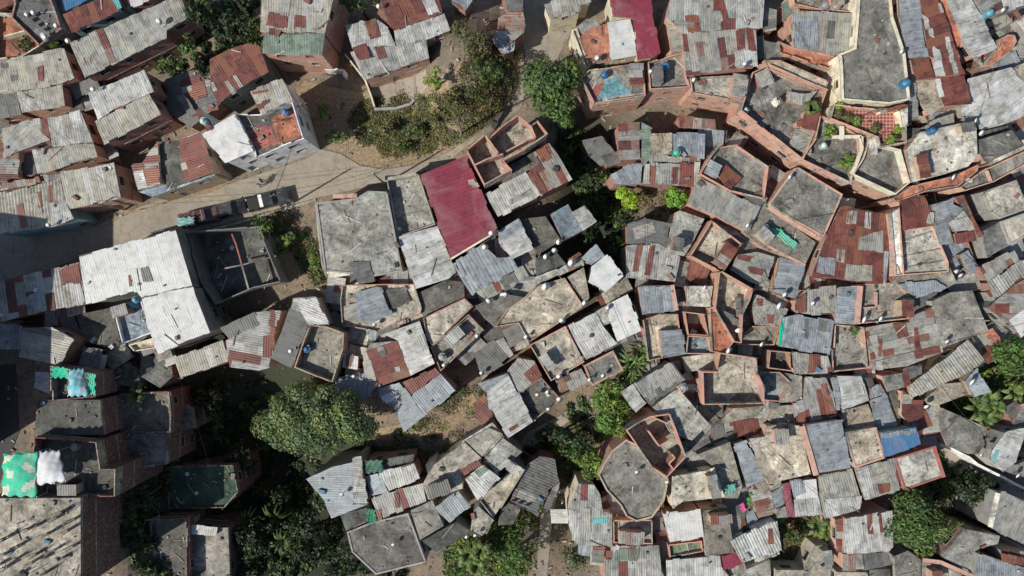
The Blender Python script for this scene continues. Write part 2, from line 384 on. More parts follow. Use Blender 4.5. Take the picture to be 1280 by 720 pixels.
HOUSES = []
def House(label, wall, *rows, cat='house', win=True, short=None):
    hs = dict(label=label, wall=wall, pieces=[], cat=cat, win=win); HOUSES.append(hs)
    for r in rows:
        tk = r.split(); k = tk[0]; tile = tk[1]; opt = {}; co = []; fl = []
        for t in tk[2:]:
            if '=' in t: a, b = t.split('='); opt[a] = b
            elif ',' in t: co.append(t)
            else: fl.append(t)
        P = pts(tile, ' '.join(co))
        if k == 'x': hs['pieces'][-1].setdefault('patch', []).append((P, fl[0])); continue
        if k == 'f': hs['pieces'][-1].setdefault('fp', []).append((P, fl[0])); continue
        if k == 'i': hs['pieces'][-1].setdefault('inner', []).append(P); continue
        if k == 'b': hs.setdefault('bars', []).append((P, float(fl[0]), fl[1] if len(fl) > 1 else 'c', float(opt.get('w', .22)))); continue
        h = float(fl[0])+rnd.uniform(-.12, .12); pal = fl[1]
        pc = dict(k=k, pal=pal, opt=opt, wall=opt.get('wall', wall))
        c = W((sum(p[0] for p in P)/len(P), sum(p[1] for p in P)/len(P)), h)
        pl = Plane((c.x, c.y), h)
        if k == 'm':
            Q = [W(p, h) for p in P]
            best = max(range(len(Q)), key=lambda i: (Q[(i+1)%len(Q)].xy-Q[i].xy).length); e = Q[(best+1)%len(Q)].xy-Q[best].xy
            ang = math.atan2(e.y, e.x)+pi/2
            if 'q' in opt: ang += pi/2
            sl = float(opt.get('s', rnd.uniform(2.5, 6.5)*rnd.choice((-1, 1))))
            g = math.tan(R(sl)); pl = Plane((c.x, c.y), h, g*cos(ang), g*sin(ang)); pc['ang'] = ang
        poly = onplane(P, pl)
        if area2(poly) < 0: poly = poly[::-1]
        pc['poly'] = poly; pc['pl'] = pl; pc['d'] = float(opt.get('d', .9)) if k == 't' else 0
        hs['pieces'].append(pc)
        own = len(HOUSES)-1
        zf = lambda p: pl.z(p[0], p[1])
        n = len(poly); flo = [(p[0], p[1], zf(p)-pc['d']) for p in poly]; proxy(flo, own)
        zb = min(ground(p[0], p[1]) for p in poly)-.4; pc['zb'] = zb
        for i in range(n):
            a, b = poly[i], poly[(i+1)%n]; proxy([(a[0],a[1],zb),(b[0],b[1],zb),(b[0],b[1],zf(b)),(a[0],a[1],zf(a))], own)
    return hs

def wall_edge(mb, a, b, za, zt0, zt1, mt, col, holes, u0):
    """one wall with real openings: holes are (u0,u1,z0,z1)"""
    L = hypot(b[0]-a[0], b[1]-a[1])
    if L < .02: return
    if not holes: mb.wallquad(a, b, za, za, zt0, zt1, mt, col, u0); return
    us = sorted({0, L, *[h[0] for h in holes], *[h[1] for h in holes]}); zs = sorted({za, *[h[2] for h in holes], *[h[3] for h in holes]})
    pt = lambda u: (a[0]+(b[0]-a[0])*u/L, a[1]+(b[1]-a[1])*u/L)
    for i in range(len(us)-1):
        for j in range(len(zs)):
            m_u = (us[i]+us[i+1])/2; z0 = zs[j]
            if j < len(zs)-1:
                z1 = zs[j+1]; mz = (z0+z1)/2
                if any(h[0] < m_u < h[1] and h[2] < mz < h[3] for h in holes): continue
                mb.wallquad(pt(us[i]), pt(us[i+1]), z0, z0, z1, z1, mt, col, u0+us[i])
            else:
                mb.wallquad(pt(us[i]), pt(us[i+1]), z0, z0, zt0+(zt1-zt0)*us[i]/L, zt0+(zt1-zt0)*us[i+1]/L, mt, col, u0+us[i])
    d = Vector((-(b[1]-a[1])/L, (b[0]-a[0])/L))*.16
    for h in holes:
        p, q = pt(h[0]), pt(h[1]); pi_, qi = (p[0]+d.x, p[1]+d.y), (q[0]+d.x, q[1]+d.y)
        mb.wallquad(p, pi_, h[2], h[2], h[3], h[3], mt, col); mb.wallquad(qi, q, h[2], h[2], h[3], h[3], mt, col)
        mb.face([(*p,h[2]),(*q,h[2]),(*qi,h[2]),(*pi_,h[2])], mt, col); mb.face([(*p,h[3]),(*pi_,h[3]),(*qi,h[3]),(*q,h[3])], mt, col)

def visible(bvh, p, tol=.35):
    o = Vector((0, 0, H)); d = (Vector(p)-o); L = d.length; hit = bvh.ray_cast(o, d/L)
    return hit[0] is None or hit[3] > L-tol

def build_houses():
    bvh = BVHTree.FromPolygons(BV, BF)
    for hi, hs in enumerate(HOUSES):
        allp = [p for pc in hs['pieces'] for p in pc['poly']]
        cx = sum(p[0] for p in allp)/len(allp); cy = sum(p[1] for p in allp)/len(allp); zb = min(pc['zb'] for pc in hs['pieces'])
        root = empty(hs['cat'].replace(' ', '_'), (cx, cy, zb), hs['label'], hs['cat'], 'hillside houses' if hs['cat'] == 'house' else None)
        hs['root'] = root; hs['ctr'] = (cx, cy)
        wb = MB(); k0 = rnd.uniform(.82, 1.12)
        for pc in hs['pieces']:
            mt, col = WALLC[pc['wall']]; col = tuple(x*k0 for x in col)
            poly, pl = pc['poly'], pc['pl']; pc['root'] = root
            wp = inset(poly, .14 if pc['k'] == 'm' else (.02 if pc['k'] == 's' else 0.0)); n = len(wp)
            drop = .05 if pc['k'] == 'm' else (.16 if pc['k'] == 's' else pc['d']+.10)
            u0 = 0.0
            for i in range(n):
                a, b = wp[i], wp[(i+1)%n]; e = Vector((b[0]-a[0], b[1]-a[1])); L = e.length
                if L < .05: continue
                za, zc = pl.z(*a)-drop, pl.z(*b)-drop; holes = []
                nrm = Vector((e.y, -e.x)).normalized(); mid = Vector(((a[0]+b[0])/2, (a[1]+b[1])/2))
                face_c = -nrm.dot(mid)                      # > 0: looks at the camera's foot point
                if hs['win'] and face_c > 6 and L > 2.2:
                    top = min(za, zc); st = 0
                    while top-st*2.75 > pc['zb']+2.6:
                        zt = top-st*2.75-.55; nw = max(1, int(L/3.0))
                        for w in range(nw):
                            uc = L*(w+.5)/nw+rnd.uniform(-.25, .25); ww = rnd.choice([.9, 1.1, 1.3]); hh = rnd.choice([.9, 1.05, 1.2])
                            if rnd.random() < .22 or uc-ww/2 < .3 or uc+ww/2 > L-.3: continue
                            P = (a[0]+e.x*uc/L+nrm.x*.05, a[1]+e.y*uc/L+nrm.y*.05, zt-hh/2)
                            if visible(bvh, P): holes.append((uc-ww/2, uc+ww/2, zt-hh, zt, 'w'))
                        st += 1
                    if L > 3 and rnd.random() < .6:
                        uc = rnd.uniform(.8, L-.8); zd = max(ground(mid.x, mid.y), pc['zb']+.4)
                        P = (a[0]+e.x*uc/L+nrm.x*.05, a[1]+e.y*uc/L+nrm.y*.05, zd+1.1)
                        if visible(bvh, P) and not any(h[0]-.2 < uc+.45 and h[1]+.2 > uc-.45 and h[2] < zd+2.1 for h in holes) and top > zd+2.4:
                            holes.append((uc-.45, uc+.45, zd+.02, zd+2.08, 'd'))
                wall_edge(wb, a, b, pc['zb'], za, zc, mt, col, holes, u0); u0 += L
                x = e/L
                for (h0, h1, z0, z1, ty) in holes:
                    pt = lambda u, off: (a[0]+x.x*u+nrm.x*off, a[1]+x.y*u+nrm.y*off)
                    p, q = pt(h0, -.13), pt(h1, -.13)
                    f = MB(); w = MB(); fc = rnd.choice([(.6,.6,.57),(.25,.25,.24),(.45,.30,.20),(.55,.50,.42)])
                    if ty == 'w':
                        w.wallquad(p, q, z0, z0, z1, z1, 'glass', (.02,.02,.02)); wo = w.build('window', root)
                        for (s, e_, zz0, zz1) in ((h0,h1,z0-.07,z0),(h0,h1,z1,z1+.06),(h0-.06,h0,z0-.07,z1+.06),(h1,h1+.06,z0-.07,z1+.06)):
                            c0 = pt((s+e_)/2, -.015); f.box((c0[0], c0[1], (zz0+zz1)/2), abs(e_-s), .08, zz1-zz0, 'plaster', fc, math.atan2(x.y, x.x))
                        for g in range(1, 4):
                            c0 = pt(h0+(h1-h0)*g/4, -.06); f.box((c0[0], c0[1], (z0+z1)/2), .03, .03, z1-z0, 'steel', fc, math.atan2(x.y, x.x))
                        f_o = f.build('window_frame', root); f_o.parent = wo
                    else:
                        dc = rnd.choice([(.20,.09,.05),(.45,.45,.44),(.08,.16,.22),(.10,.22,.16)])
                        c0 = pt((h0+h1)/2, -.10); w.box((c0[0], c0[1], (z0+z1)/2), h1-h0-.02, .05, z1-z0-.01, 'paint', dc, math.atan2(x.y, x.x)); do = w.build('door', root)
                        c0 = pt(h1-.12, -.05); f.box((c0[0], c0[1], z0+1.0), .04, .06, .12, 'steel', (.5,.5,.5), math.atan2(x.y, x.x)); fo = f.build('door_handle', root); fo.parent = do
                # concrete ring beams at each floor, a little proud of the masonry
                if mt == 'brick' and face_c > 12 and L > 2.5:
                    top = min(za, zc); st = 0
                    while top-st*2.75 > pc['zb']+1.0 and st < 2:
                        ring = MB(); zc_ = top-st*2.75-.16; c0 = (mid.x+nrm.x*.012, mid.y+nrm.y*.012, zc_)
                        ring.box(c0, L-.02, .05, .22, 'conc', (.34,.31,.27), math.atan2(x.y, x.x)); st += 1
                        if visible(bvh, (mid.x+nrm.x*.1, mid.y+nrm.y*.1, zc_), .6): ring.build('ring_beam', root)
            # cap under the roof
            wb.face([(p[0], p[1], pl.z(p[0], p[1])-drop-.01) for p in wp], 'conc', (.12,.11,.10))
            zf = lambda p: pl.z(p[0], p[1])
            if pc['k'] == 'm':
                rb = MB(); sm = pc['pal'] in SMOOTH
                corrugate(rb, poly, pl, pc['pal'], pc['ang'], pitch=max(.3, float(pc['opt'].get('p', .4))*.6), amp=float(pc['opt'].get('a', .022))*(.45 if pc['pal'] == 'W' else .8), smooth=sm)
                A_ = abs(area2(poly)); x0 = min(p[0] for p in poly); x1 = max(p[0] for p in poly); y0 = min(p[1] for p in poly); y1 = max(p[1] for p in poly)
                for _ in range(int(A_*.055) if pc['pal'] not in 'PU' else 0):
                    q = (rnd.uniform(x0, x1), rnd.uniform(y0, y1)); a_ = pc['ang']+rnd.gauss(0, .10)+(pi/2 if rnd.random() < .15 else 0); lx, wx = rnd.uniform(.7, 1.7), rnd.choice([.35, .42, .5])
                    cs = [(q[0]+cos(a_)*i*lx-sin(a_)*j*wx, q[1]+sin(a_)*i*lx+cos(a_)*j*wx) for i, j in ((-1,-1),(1,-1),(1,1),(-1,1))]
                    if sum(inside(c_, poly) for c_ in cs) < 3: continue
                    corrugate(rb, cs, pl, rnd.choice({'W': 'wW', 'w': 'wLG', 'R': 'RRG', 'B': 'BLG', 'D': 'DDX'}.get(pc['pal'], 'LGXR')), a_, lift=.05+rnd.random()*.03, pitch=.3, amp=.02, smooth=sm, shw=1.2, shl=9)
                rb.build('roof', root)
                for (PP, pal2) in pc.get('patch', []):
                    pb = MB(); pp = onplane(PP, Plane(pl.c, pl.h+.05, pl.a, pl.b))
                    corrugate(pb, pp, pl, pal2, pc['ang'], lift=.06, pitch=.27, smooth=pal2 in SMOOTH); pb.build('roof_patch', root)
                if rnd.random() < .7:               # battens / verge board under one edge
                    vb = MB(); i = rnd.randrange(n); a, b = poly[i], poly[(i+1)%n]
                    vb.bar((*a, zf(a)-.06), (*b, zf(b)-.06), .07, .09, 'wood', (.2,.15,.1)); vb.build('verge_board', root)
            elif pc['k'] == 's':
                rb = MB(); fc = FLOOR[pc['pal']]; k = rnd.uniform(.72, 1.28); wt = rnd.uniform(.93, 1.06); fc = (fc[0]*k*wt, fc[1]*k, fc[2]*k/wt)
                mtn = 'conc'
                rb.face([(p[0], p[1], zf(p)) for p in poly], mtn, fc)
                for i in range(n): a, b = poly[i], poly[(i+1)%n]; rb.wallquad(a, b, zf(a)-.17, zf(b)-.17, zf(a), zf(b), mtn, (.30,.285,.25))
                rb.face([(p[0], p[1], zf(p)-.165) for p in poly][::-1], mtn, fc)
                rb.build('roof_slab', root)
                if 'lip' in pc['opt']:
                    lip = float(pc['opt']['lip']); pb = MB(); pin = inset(poly, .2); po = inset(poly, -.012); lc = WALLC[pc['opt'].get('lw', pc['wall'])]
                    par_ring(pb, po, pin, zf, -.02, lip, lc[0], lc[1]); pb.build('parapet', root)
            else:
                d = pc['d']; fc = FLOOR[pc['pal']]; k = rnd.uniform(.9, 1.1); fc = tuple(x*k for x in fc); fb = MB()
                fb.face([(p[0], p[1], zf(p)-d) for p in poly], 'tile' if 'tile' in pc['opt'] else 'conc', fc)
                fb.build('terrace_floor', root)
                wcc = WALLC[pc['opt'].get('lw', pc['wall'])]
                pb = MB(); pin = inset(poly, .13); col2 = tuple(x*k0 for x in wcc[1])
                par_ring(pb, poly, pin, zf, -d-.12, 0, wcc[0], col2, skip=[int(t) for t in pc['opt'].get('open', '').split('/') if t])
                pb.build('parapet', root)
                if pc.get('inner'):
                    for line in pc['inner']:
                        ib = MB(); ln = [W(p, pl.h) for p in line]
                        for i in range(len(ln)-1):
                            a, b = ln[i], ln[i+1]; ib.bar((a.x, a.y, pl.h-d/2-.04), (b.x, b.y, pl.h-d/2-.04), .16, d, wcc[0], col2)
                        ib.build('partition_wall', root)
            pc['n'] = n
            if pc['k'] != 'm' and hs['cat'] == 'house' and pc['pl'].h < 12:
                for vtx in poly:
                    if rnd.random() < .22 and hypot(*vtx) < 75:
                        sb = MB(); q = Vector((cx, cy))-Vector(vtx[:2]); q = Vector(vtx[:2])+q.normalized()*.22; zt = zf(vtx)-.05
                        for dx, dy in ((-.09,-.09),(.09,-.09),(.09,.09),(-.09,.09)): sb.tube((q.x+dx, q.y+dy, zt), (q.x+dx*1.5+rnd.uniform(-.12,.12), q.y+dy*1.5+rnd.uniform(-.12,.12), zt+rnd.uniform(.5,1.1)), .022, .022, 'bark', (.1,.07,.05), 4)
                        sb.build('starter_bars', root)
            for qi, (PP, fk) in enumerate(pc.get('fp', [])):
                zz = pl.h-pc['d']+.012+.006*qi; fb = MB(); fb.face([(W(p, zz).x, W(p, zz).y, zz) for p in PP][::-1], 'conc', FLOOR[fk]); fo = fb.build('floor_patch', root)
        wb.build('wall', root)
        for (PP, z, c, w) in hs.get('bars', []):
            bb = MB(); ln = [W(p, z) for p in PP]
            for i in range(len(ln)-1): bb.bar(ln[i], ln[i+1], w, .22, *( ('conc', FLOOR[c]) if c in FLOOR else WALLC[c]))
            bb.build('beam', root)
    return bvh

def par_ring(pb, out, inn, zf, lo, hi, mt, col, skip=()):
    """parapet laid in short runs, some of them a course or more lower or patched in another block"""
    n = len(out); rough = hi-lo > .5
    for i in range(n):
        if i in skip: continue
        a, b = Vector(out[i][:2]), Vector(out[(i+1)%n][:2]); c, d = Vector(inn[(i+1)%n][:2]), Vector(inn[i][:2]); L = (b-a).length
        if L < .05: continue
        ks = max(1, int(L/rnd.uniform(1.1, 2.0))) if (rough or mt == 'brick') else 1; t0 = 0; ph = 0.0
        for k in range(ks):
            t1 = 1 if k == ks-1 else (k+1)/ks+rnd.uniform(-.2, .2)/ks
            h = hi-(rnd.choice([.0, .03, .08, .22, .42]) if rough and rnd.random() < .42 else rnd.uniform(0, .05))
            h = max(h, lo+.12); m2, c2 = mt, tuple(x*rnd.uniform(.86, 1.08) for x in col)
            if mt == 'brick' and rnd.random() < .20: m2, c2 = 'conc', (.33,.31,.27)
            P, Q, S, V = a.lerp(b, t0), a.lerp(b, t1), d.lerp(c, t1), d.lerp(c, t0); zp, zq = zf(P), zf(Q); l = (Q-P).length
            pb.wallquad(P, Q, zp+lo, zq+lo, zp+h, zq+h, m2, c2, L*t0); pb.wallquad(S, V, zq+lo, zp+lo, zq+h, zp+h, m2, c2, L*t0)
            pb.face([(P.x,P.y,zp+h),(Q.x,Q.y,zq+h),(S.x,S.y,zq+h),(V.x,V.y,zp+h)], m2, c2, 0, [(0,0),(l,0),(l,.17),(0,.17)])
            pb.wallquad(V, P, zp+lo, zp+lo, zp+h, zp+h, m2, c2); pb.wallquad(Q, S, zq+lo, zq+lo, zq+h, zq+h, m2, c2)
            t0 = t1

def lean_tos(bvh):
    """small tin lean-tos and porch roofs that fill the passages between the houses"""
    areas = [pts('F', "770,165 900,165 905,150 960,220 1100,270 1280,230 1280,440 1230,440 1180,500 1160,545 1060,640 850,640 800,560 830,480 760,430 760,350 800,320 820,300 870,260"),
             pts('F', "0,150 140,100 150,260 0,280"), pts('F', "60,392 140,385 215,445 225,500 160,480 90,440"), pts('F', "420,330 640,300 700,330 640,440 560,440 500,480 430,470"), pts('F', "700,640 960,560 960,720 760,720"), pts('F', "1150,20 1280,20 1280,230 1150,160")]
    k = 0; o = Vector((0,0,H)); n = 0
    for A in areas:
        x0 = min(p[0] for p in A); x1 = max(p[0] for p in A); y0 = min(p[1] for p in A); y1 = max(p[1] for p in A)
        for _ in range(int((x1-x0)*(y1-y0)/55)):
            q = (rnd.uniform(x0, x1), rnd.uniform(y0, y1))
            if not inside(q, A): continue
            zt = rnd.uniform(2.2, 3.6); w = W(q, zt); d = (w-o).normalized(); h = bvh.ray_cast(o, d)
            if h[0] is not None and h[0].z > zt-1.2: continue
            best = None
            for i, hs in enumerate(HOUSES):
                for pc in hs['pieces']:
                    for j in range(len(pc['poly'])):
                        a = Vector(pc['poly'][j]); b = Vector(pc['poly'][(j+1)%len(pc['poly'])]); e = b-a
                        if e.length < .8: continue
                        t = max(0, min(1, (w.xy-a).dot(e)/e.length_squared)); dd = (a+e*t-w.xy).length
                        if best is None or dd < best[0]: best = (dd, i, e, pc, a+e*t)
            if best is None or best[0] > 2.4 or best[3]['pl'].h < zt: continue
            e = best[2].normalized(); nr = Vector((e.y, -e.x)); L = rnd.uniform(1.4, 3.6)/2; D = rnd.uniform(.7, 1.3); c = best[4]+nr*(D*.95)
            poly = [(c-e*L-nr*D)[:], (c+e*L-nr*D)[:], (c+e*L+nr*D)[:], (c-e*L+nr*D)[:]]
            if area2(poly) < 0: poly = poly[::-1]
            g = math.tan(R(rnd.uniform(4, 10))); pl = Plane((c.x, c.y), zt, -g*nr.x, -g*nr.y); rb = MB()
            if rnd.random() < .75:
                corrugate(rb, poly, pl, rnd.choice('GQXDRBDQ'), math.atan2(nr.y, nr.x), pitch=.2, amp=.014)
            else:
                fc = FLOOR[rnd.choice('ckdl')]; rb.face([(p[0], p[1], zt) for p in poly], 'conc', fc)
                for j in range(4): a_, b_ = poly[j], poly[(j+1)%4]; rb.wallquad(a_, b_, zt-.14, zt-.14, zt, zt, 'conc', fc)
            if not rb.f: continue
            root = HOUSES[best[1]]['root']; lo = rb.build('lean_to_roof', root); pb = MB()
            for s_ in (-1, 1):
                pp = c+e*L*.9*s_+nr*D*.85; pb = MB(); pb.tube((pp.x, pp.y, ground(pp.x, pp.y)-.1), (pp.x, pp.y, pl.z(pp.x, pp.y)-.02), .05, .05, 'wood', (.2,.15,.1), 6); po = pb.build('post', root); po.parent = lo
            n += 1
            for j in range(4):
                pass
    print('lean-tos', n)

KEEP = ('wide mottled', 'big pale open', 'large lichen', 'red-tiled', 'rounded grey', 'tall ', 'broad grey slab', 'square mottled', 'roofless', 'dark', 'narrow grey', 'low brick', 'rooftop', 'three-storey', 'pale square', 'bright white', 'smooth', 'crimson')
def roof_sheds():
    """little tin shelters knocked together on the flat roofs"""
    for hs in HOUSES:
        if hs['label'].startswith(KEEP): continue
        for pc in hs['pieces']:
            poly = pc['poly']; A = abs(area2(poly))
            if pc['k'] == 'm' or A < 14: continue
            for _ in range(2 if A > 40 else 1):
                if rnd.random() > .62: continue
                j = rnd.randrange(len(poly)); a, b = Vector(poly[j]), Vector(poly[(j+1)%len(poly)]); e = b-a
                if e.length < 2.2: continue
                L = min(rnd.uniform(1.6, 3.2), e.length*.8); D = rnd.uniform(1.1, 2.0); ed = e.normalized(); nr = Vector((-ed.y, ed.x))
                c = a+ed*rnd.uniform(L/2+.1, e.length-L/2-.1)+nr*(D/2+.22)
                Q = [(c+ed*x*L/2+nr*y*D/2)[:] for x, y in ((-1,-1),(1,-1),(1,1),(-1,1))]
                if not all(inside(q, poly) for q in Q): continue
                zf_ = pc['pl'].z(c.x, c.y)-pc['d']; zr = zf_+rnd.uniform(1.1, 2.0); pl = Plane((c.x, c.y), zr, rnd.uniform(.03,.10)*nr.x, rnd.uniform(.03,.10)*nr.y); rb = MB()
                corrugate(rb, Q, pl, rnd.choice('QXGRLDB'), math.atan2(nr.y, nr.x), pitch=.3, amp=.02, shl=1.6); ro = rb.build('shed_roof', hs['root'])
                wb = MB(); m_, c_ = WALLC[rnd.choice(['grey', 'brick', 'beige', 'dark'])]; W4 = inset(Q, .14)
                for i in range(4):
                    if i == 2 and rnd.random() < .6: continue
                    p, q = W4[i], W4[(i+1)%4]; wb.wallquad(p, q, zf_, zf_, pl.z(*p)-.03, pl.z(*q)-.03, m_, c_)
                wo = wb.build('shed_wall', hs['root'])
# ------------------------------------------------------------ the houses, from the top of the picture down
# top left
House("dark flat-roofed house with hanging laundry at the top left corner", 'dark', "s A0 5 d 95,-40 250,-40 320,150 210,238 62,92 lip=.5", "s A0 4.4 k 245,-60 300,-60 318,60 330,150 300,90")
House("low brick house with orange terrace floors split by pale beams, upper left edge", 'brick', "t A0 4.6 o -40,62 60,65 205,225 112,280 -40,300 d=1 lw=cream", "i A0 20,180 130,150", "m A0 5 R -40,-30 60,-30 105,0 -40,62", "b A0 4.7 c 60,70 200,225")
House("rust-striped metal roof with teal verge and a blue tarp strip on top", 'teal', "m A0 5.4 R 312,70 560,-40 600,55 360,162 p=.5", "x A0 T 545,-30 575,-40 612,40 590,48", "m A0 4.6 U 295,-50 470,-50 470,-12 318,62")
House("small white-roofed shack right of the rust-striped roof at the top", 'dark', "m A0 4.8 W 598,-40 740,-40 745,8 640,42", "x A0 R 600,0 640,-10 650,30 630,38")
House("long pale grey sheet roof with dark red wall below, upper left", 'dark', "m A0 5.6 G 350,215 845,-5 900,-30 940,88 832,150 832,190 425,390 s=3", "x A0 X 845,0 895,-20 930,80 870,110", "x A0 R 420,290 450,290 455,318 425,320")
House("pale two-tone stepped sheet roof above a tall dark brick wall", 'dark', "m A0 6.4 w 440,465 720,345 768,455 600,530 490,600 s=2", "m A0 6.1 Y 745,470 810,575 520,720 472,602 600,540 s=-4", "x A0 R 588,520 625,505 622,540 590,545")
House("patchwork beige and grey sheet roof with square holes at left edge", 'brick', "m A0 5.2 Y -40,322 50,295 320,240 372,390 310,420 200,440 80,460 -40,480 s=3", "x A0 D 50,380 85,375 88,405 55,410", "x A0 D 5,318 38,315 40,340 8,345", "x A0 R 188,330 215,322 218,400 192,410", "m A0 4.9 Y 82,460 200,440 310,422 325,528 110,560 s=-3", "x A0 D 160,418 188,415 192,440 162,445")
House("small grey lean-to roof beside the patchwork roof at left edge", 'dark', "m A0 4.4 D -40,482 80,460 108,575 -40,600")
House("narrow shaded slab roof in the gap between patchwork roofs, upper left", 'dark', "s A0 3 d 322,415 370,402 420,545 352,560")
House("brick house under patched pale sheets, above the beige roof by the street bend", 'brick', "m A0 5 G 10,645 140,600 250,700 130,745 20,790 s=3", "m A0 5.1 Q 145,600 270,585 400,548 468,712 255,740 s=-3", "x A0 w 345,560 398,548 415,625 365,640", "m A0 5.4 Y 160,752 468,714 487,780 190,872", "m A0 4.8 X -40,745 30,740 100,755 88,890 -40,900", "m A0 3.6 D 92,760 155,760 185,868 150,885 90,870")
House("big rust-red sheet roof over a teal grey plaster wall", 'slate', "m Z2 6.2 R 400,-30 480,-75 700,-170 790,-150 868,60 470,308 400,190 p=.5 s=3", "x Z2 Y 512,140 545,130 615,225 580,245", "x Z2 Y 405,150 430,145 460,210 425,225", "x Z2 Y 580,95 610,90 670,180 640,190")
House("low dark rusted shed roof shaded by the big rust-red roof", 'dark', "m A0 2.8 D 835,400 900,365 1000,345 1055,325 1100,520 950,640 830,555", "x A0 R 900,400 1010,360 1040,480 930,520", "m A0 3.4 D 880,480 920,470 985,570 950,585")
House("three-storey white house with red terrace and blue tank by the street", 'white',
  "m Z2 7.6 W 340,560 455,480 600,398 750,695 525,792 385,640", "m Z2 8.3 Y 720,215 978,115 1062,290 810,402 s=4", "x Z2 R 765,320 880,285 880,315 790,365", "x Z2 R 735,225 865,205 868,220 745,250",
  "t Z2 7.3 d 600,400 800,395 1055,298 1145,590 760,745 750,695 d=.5", "f Z2 o 890,430 1060,365 1135,585 945,640", "f Z2 p 690,560 800,480 890,500 940,640 780,690", "m Z2 7.8 R 278,375 325,350 408,520 375,545")
House("shack with mixed rusty sheets and dark slab above the beige street wall", 'beige',
  "m B0 6 R 896,-20 1000,-62 1070,138 922,192 905,100 p=.4", "s B0 5.2 d 790,-10 896,-20 922,192 840,222 800,110", "m B0 5.6 X 660,100 705,95 790,-15 805,200 690,232", "x B0 w 670,140 715,128 740,215 690,228", "x B0 R 722,125 790,108 800,190 745,205", "s B0 4.6 b 690,238 1072,140 1076,158 760,264")
House("square beige sheet roof beside the street bend at left", 'brick', "m B0 5.4 Y 300,145 570,92 605,270 340,332 s=3 p=.4")
House("long beige roof with rust ridges over a teal wall, left edge", 'teal', "m B0 5.3 Y -40,256 210,200 300,165 340,330 372,372 270,412 -40,455 p=.66 a=.06 s=3", "x B0 R 180,240 205,232 212,310 188,320", "x B0 R 240,215 262,208 268,290 246,300", "x B0 w 255,300 330,290 370,372 270,405")
House("low shack with torn sheets behind the teal-walled roof, left edge", 'dark', "m B0 3.6 D 200,150 300,148 312,190 215,205", "m B0 4 X -40,190 60,185 195,165 205,192 -40,248")
House("large white stained roof with black skylight and red patch", 'slate', "m B0 6 W 395,560 878,430 965,720 710,770 680,735 430,800 s=2", "x B0 R 640,655 680,640 692,700 648,712", "x B0 D 702,622 738,605 765,680 718,692", win=False)
House("clean white square roof beside a bluish terrace with water tanks", 'slate', "m C0 6.4 W 708,52 965,-8 975,30 1050,220 790,328 735,180 s=2", "t C0 5.6 b 562,95 702,52 745,200 765,222 610,278 d=.7 lw=white", "t C0 5 y 640,285 765,250 780,300 670,318 d=.5 lw=cream")
House("row of striped rusty sheets left of the large white roof", 'dark', "m C0 5 X -40,-20 100,-62 300,-102 395,-128 430,75 350,95 130,135 -40,178 p=.66 a=.06", "x C0 w 345,-15 400,-30 428,75 362,92", "x C0 R 295,-100 388,-125 408,-40 310,-15", "x C0 B 130,40 200,20 215,110 140,125")
House("grey shack roofs with a sunlit flap at the left edge", 'dark', "m C0 3.2 B -40,172 110,185 130,230 100,310 -40,300", "m C0 5.0 G 105,200 262,195 372,258 295,385 95,345 q=1")
House("rooftop terrace hung with green and turquoise netting", 'shaded_brick', "t C0 6 d 250,388 480,425 478,545 250,568 d=1.3", "m C0 5.2 B 178,420 250,420 250,530 175,498", "s C0 5.6 d 190,560 500,560 520,735 170,735", win=False)
House("unfinished brick building with open dark terrace at the lower left", 'shaded_brick', "t D0 7.2 d 170,25 480,50 500,185 575,185 572,325 170,325 d=1.2", win=False)
House("tall brick block with pale bare slab roof, bottom left corner", 'shaded_brick', "s D0 8 c -60,332 402,330 404,790 -60,790", win=False)
House("shaded slab roof with blue drum and red sheet, lower left", 'shaded_brick', "s D0 .6 k 575,0 845,0 840,158 670,182 560,60 lip=.3", "s C0 1 k 605,525 850,515 862,620 860,720 610,720 lip=.4", "s C0 -2 d 865,560 960,600 975,700 870,720")
House("dark green flat roof in the shaded ravine", 'shaded_brick', "t D0 -4.5 n 830,175 1165,165 1190,300 1120,380 840,385 d=.4")
House("dark slab terrace below the green flat roof", 'shaded_brick', "t D0 -2 d 590,445 930,430 935,760 600,760 d=.5", "i D0 750,450 755,520")
House("narrow grey slab with a white sheet at the bottom left", 'shaded_brick', "s D0 -4 k 960,480 1140,478 1152,760 958,760", "m D0 -3.4 w 952,465 1088,480 1080,522 950,516")
House("shaded low slab house below the big white roofs", 'shaded_brick', "s C0 2.6 d 380,135 560,98 605,280 560,310 420,262", "s C0 2 d 400,300 560,320 700,420 690,500 520,470")  # near-black slabs carry part of the alley's shade in their colour
House("long dark tin roofs along the shaded left alley", 'shaded_brick', "m C0 2.4 D 290,140 370,135 415,255 395,275 330,230", "m C0 1.8 D 380,300 400,300 470,515 420,400 310,395", "m C0 2.2 D 690,235 770,300 720,330 600,300")  # tin tones kept dark to add to the shade here
House("low dark roof beside the cream roof in the left alley", 'shaded_brick', "s C0 1.8 d 705,330 850,360 865,440 800,500 700,440")  # dark slab colour stands in for some of the shade
House("yellowish ribbed roof with red trim left of the striped grey roof", 'red', "m C0 4.4 Y 868,350 1115,262 1142,368 905,450")
House("long grey plank-like striped roof, left centre", 'brick', "m C0 5 D 1100,200 1275,120 1300,185 1160,270 p=.5", "m C0 5.1 Q 1125,262 1300,185 1275,120 1402,110 1345,398 1290,412 1145,395 p=.5", "x C1 R 70,110 95,108 90,320 65,290")
House("roofless concrete frame house with crossed beams beside the street", 'slate', "t B0 3.6 d 925,440 1290,410 1402,690 1265,720 1075,802 1000,690 d=3.1 lw=slate", "b B0 3.2 c 1125,622 1210,605 1380,560 w=.16", "b B0 3.3 red 1160,450 1180,500 1210,605 w=.16", "b B0 3.2 c 1210,605 1245,730 w=.2")
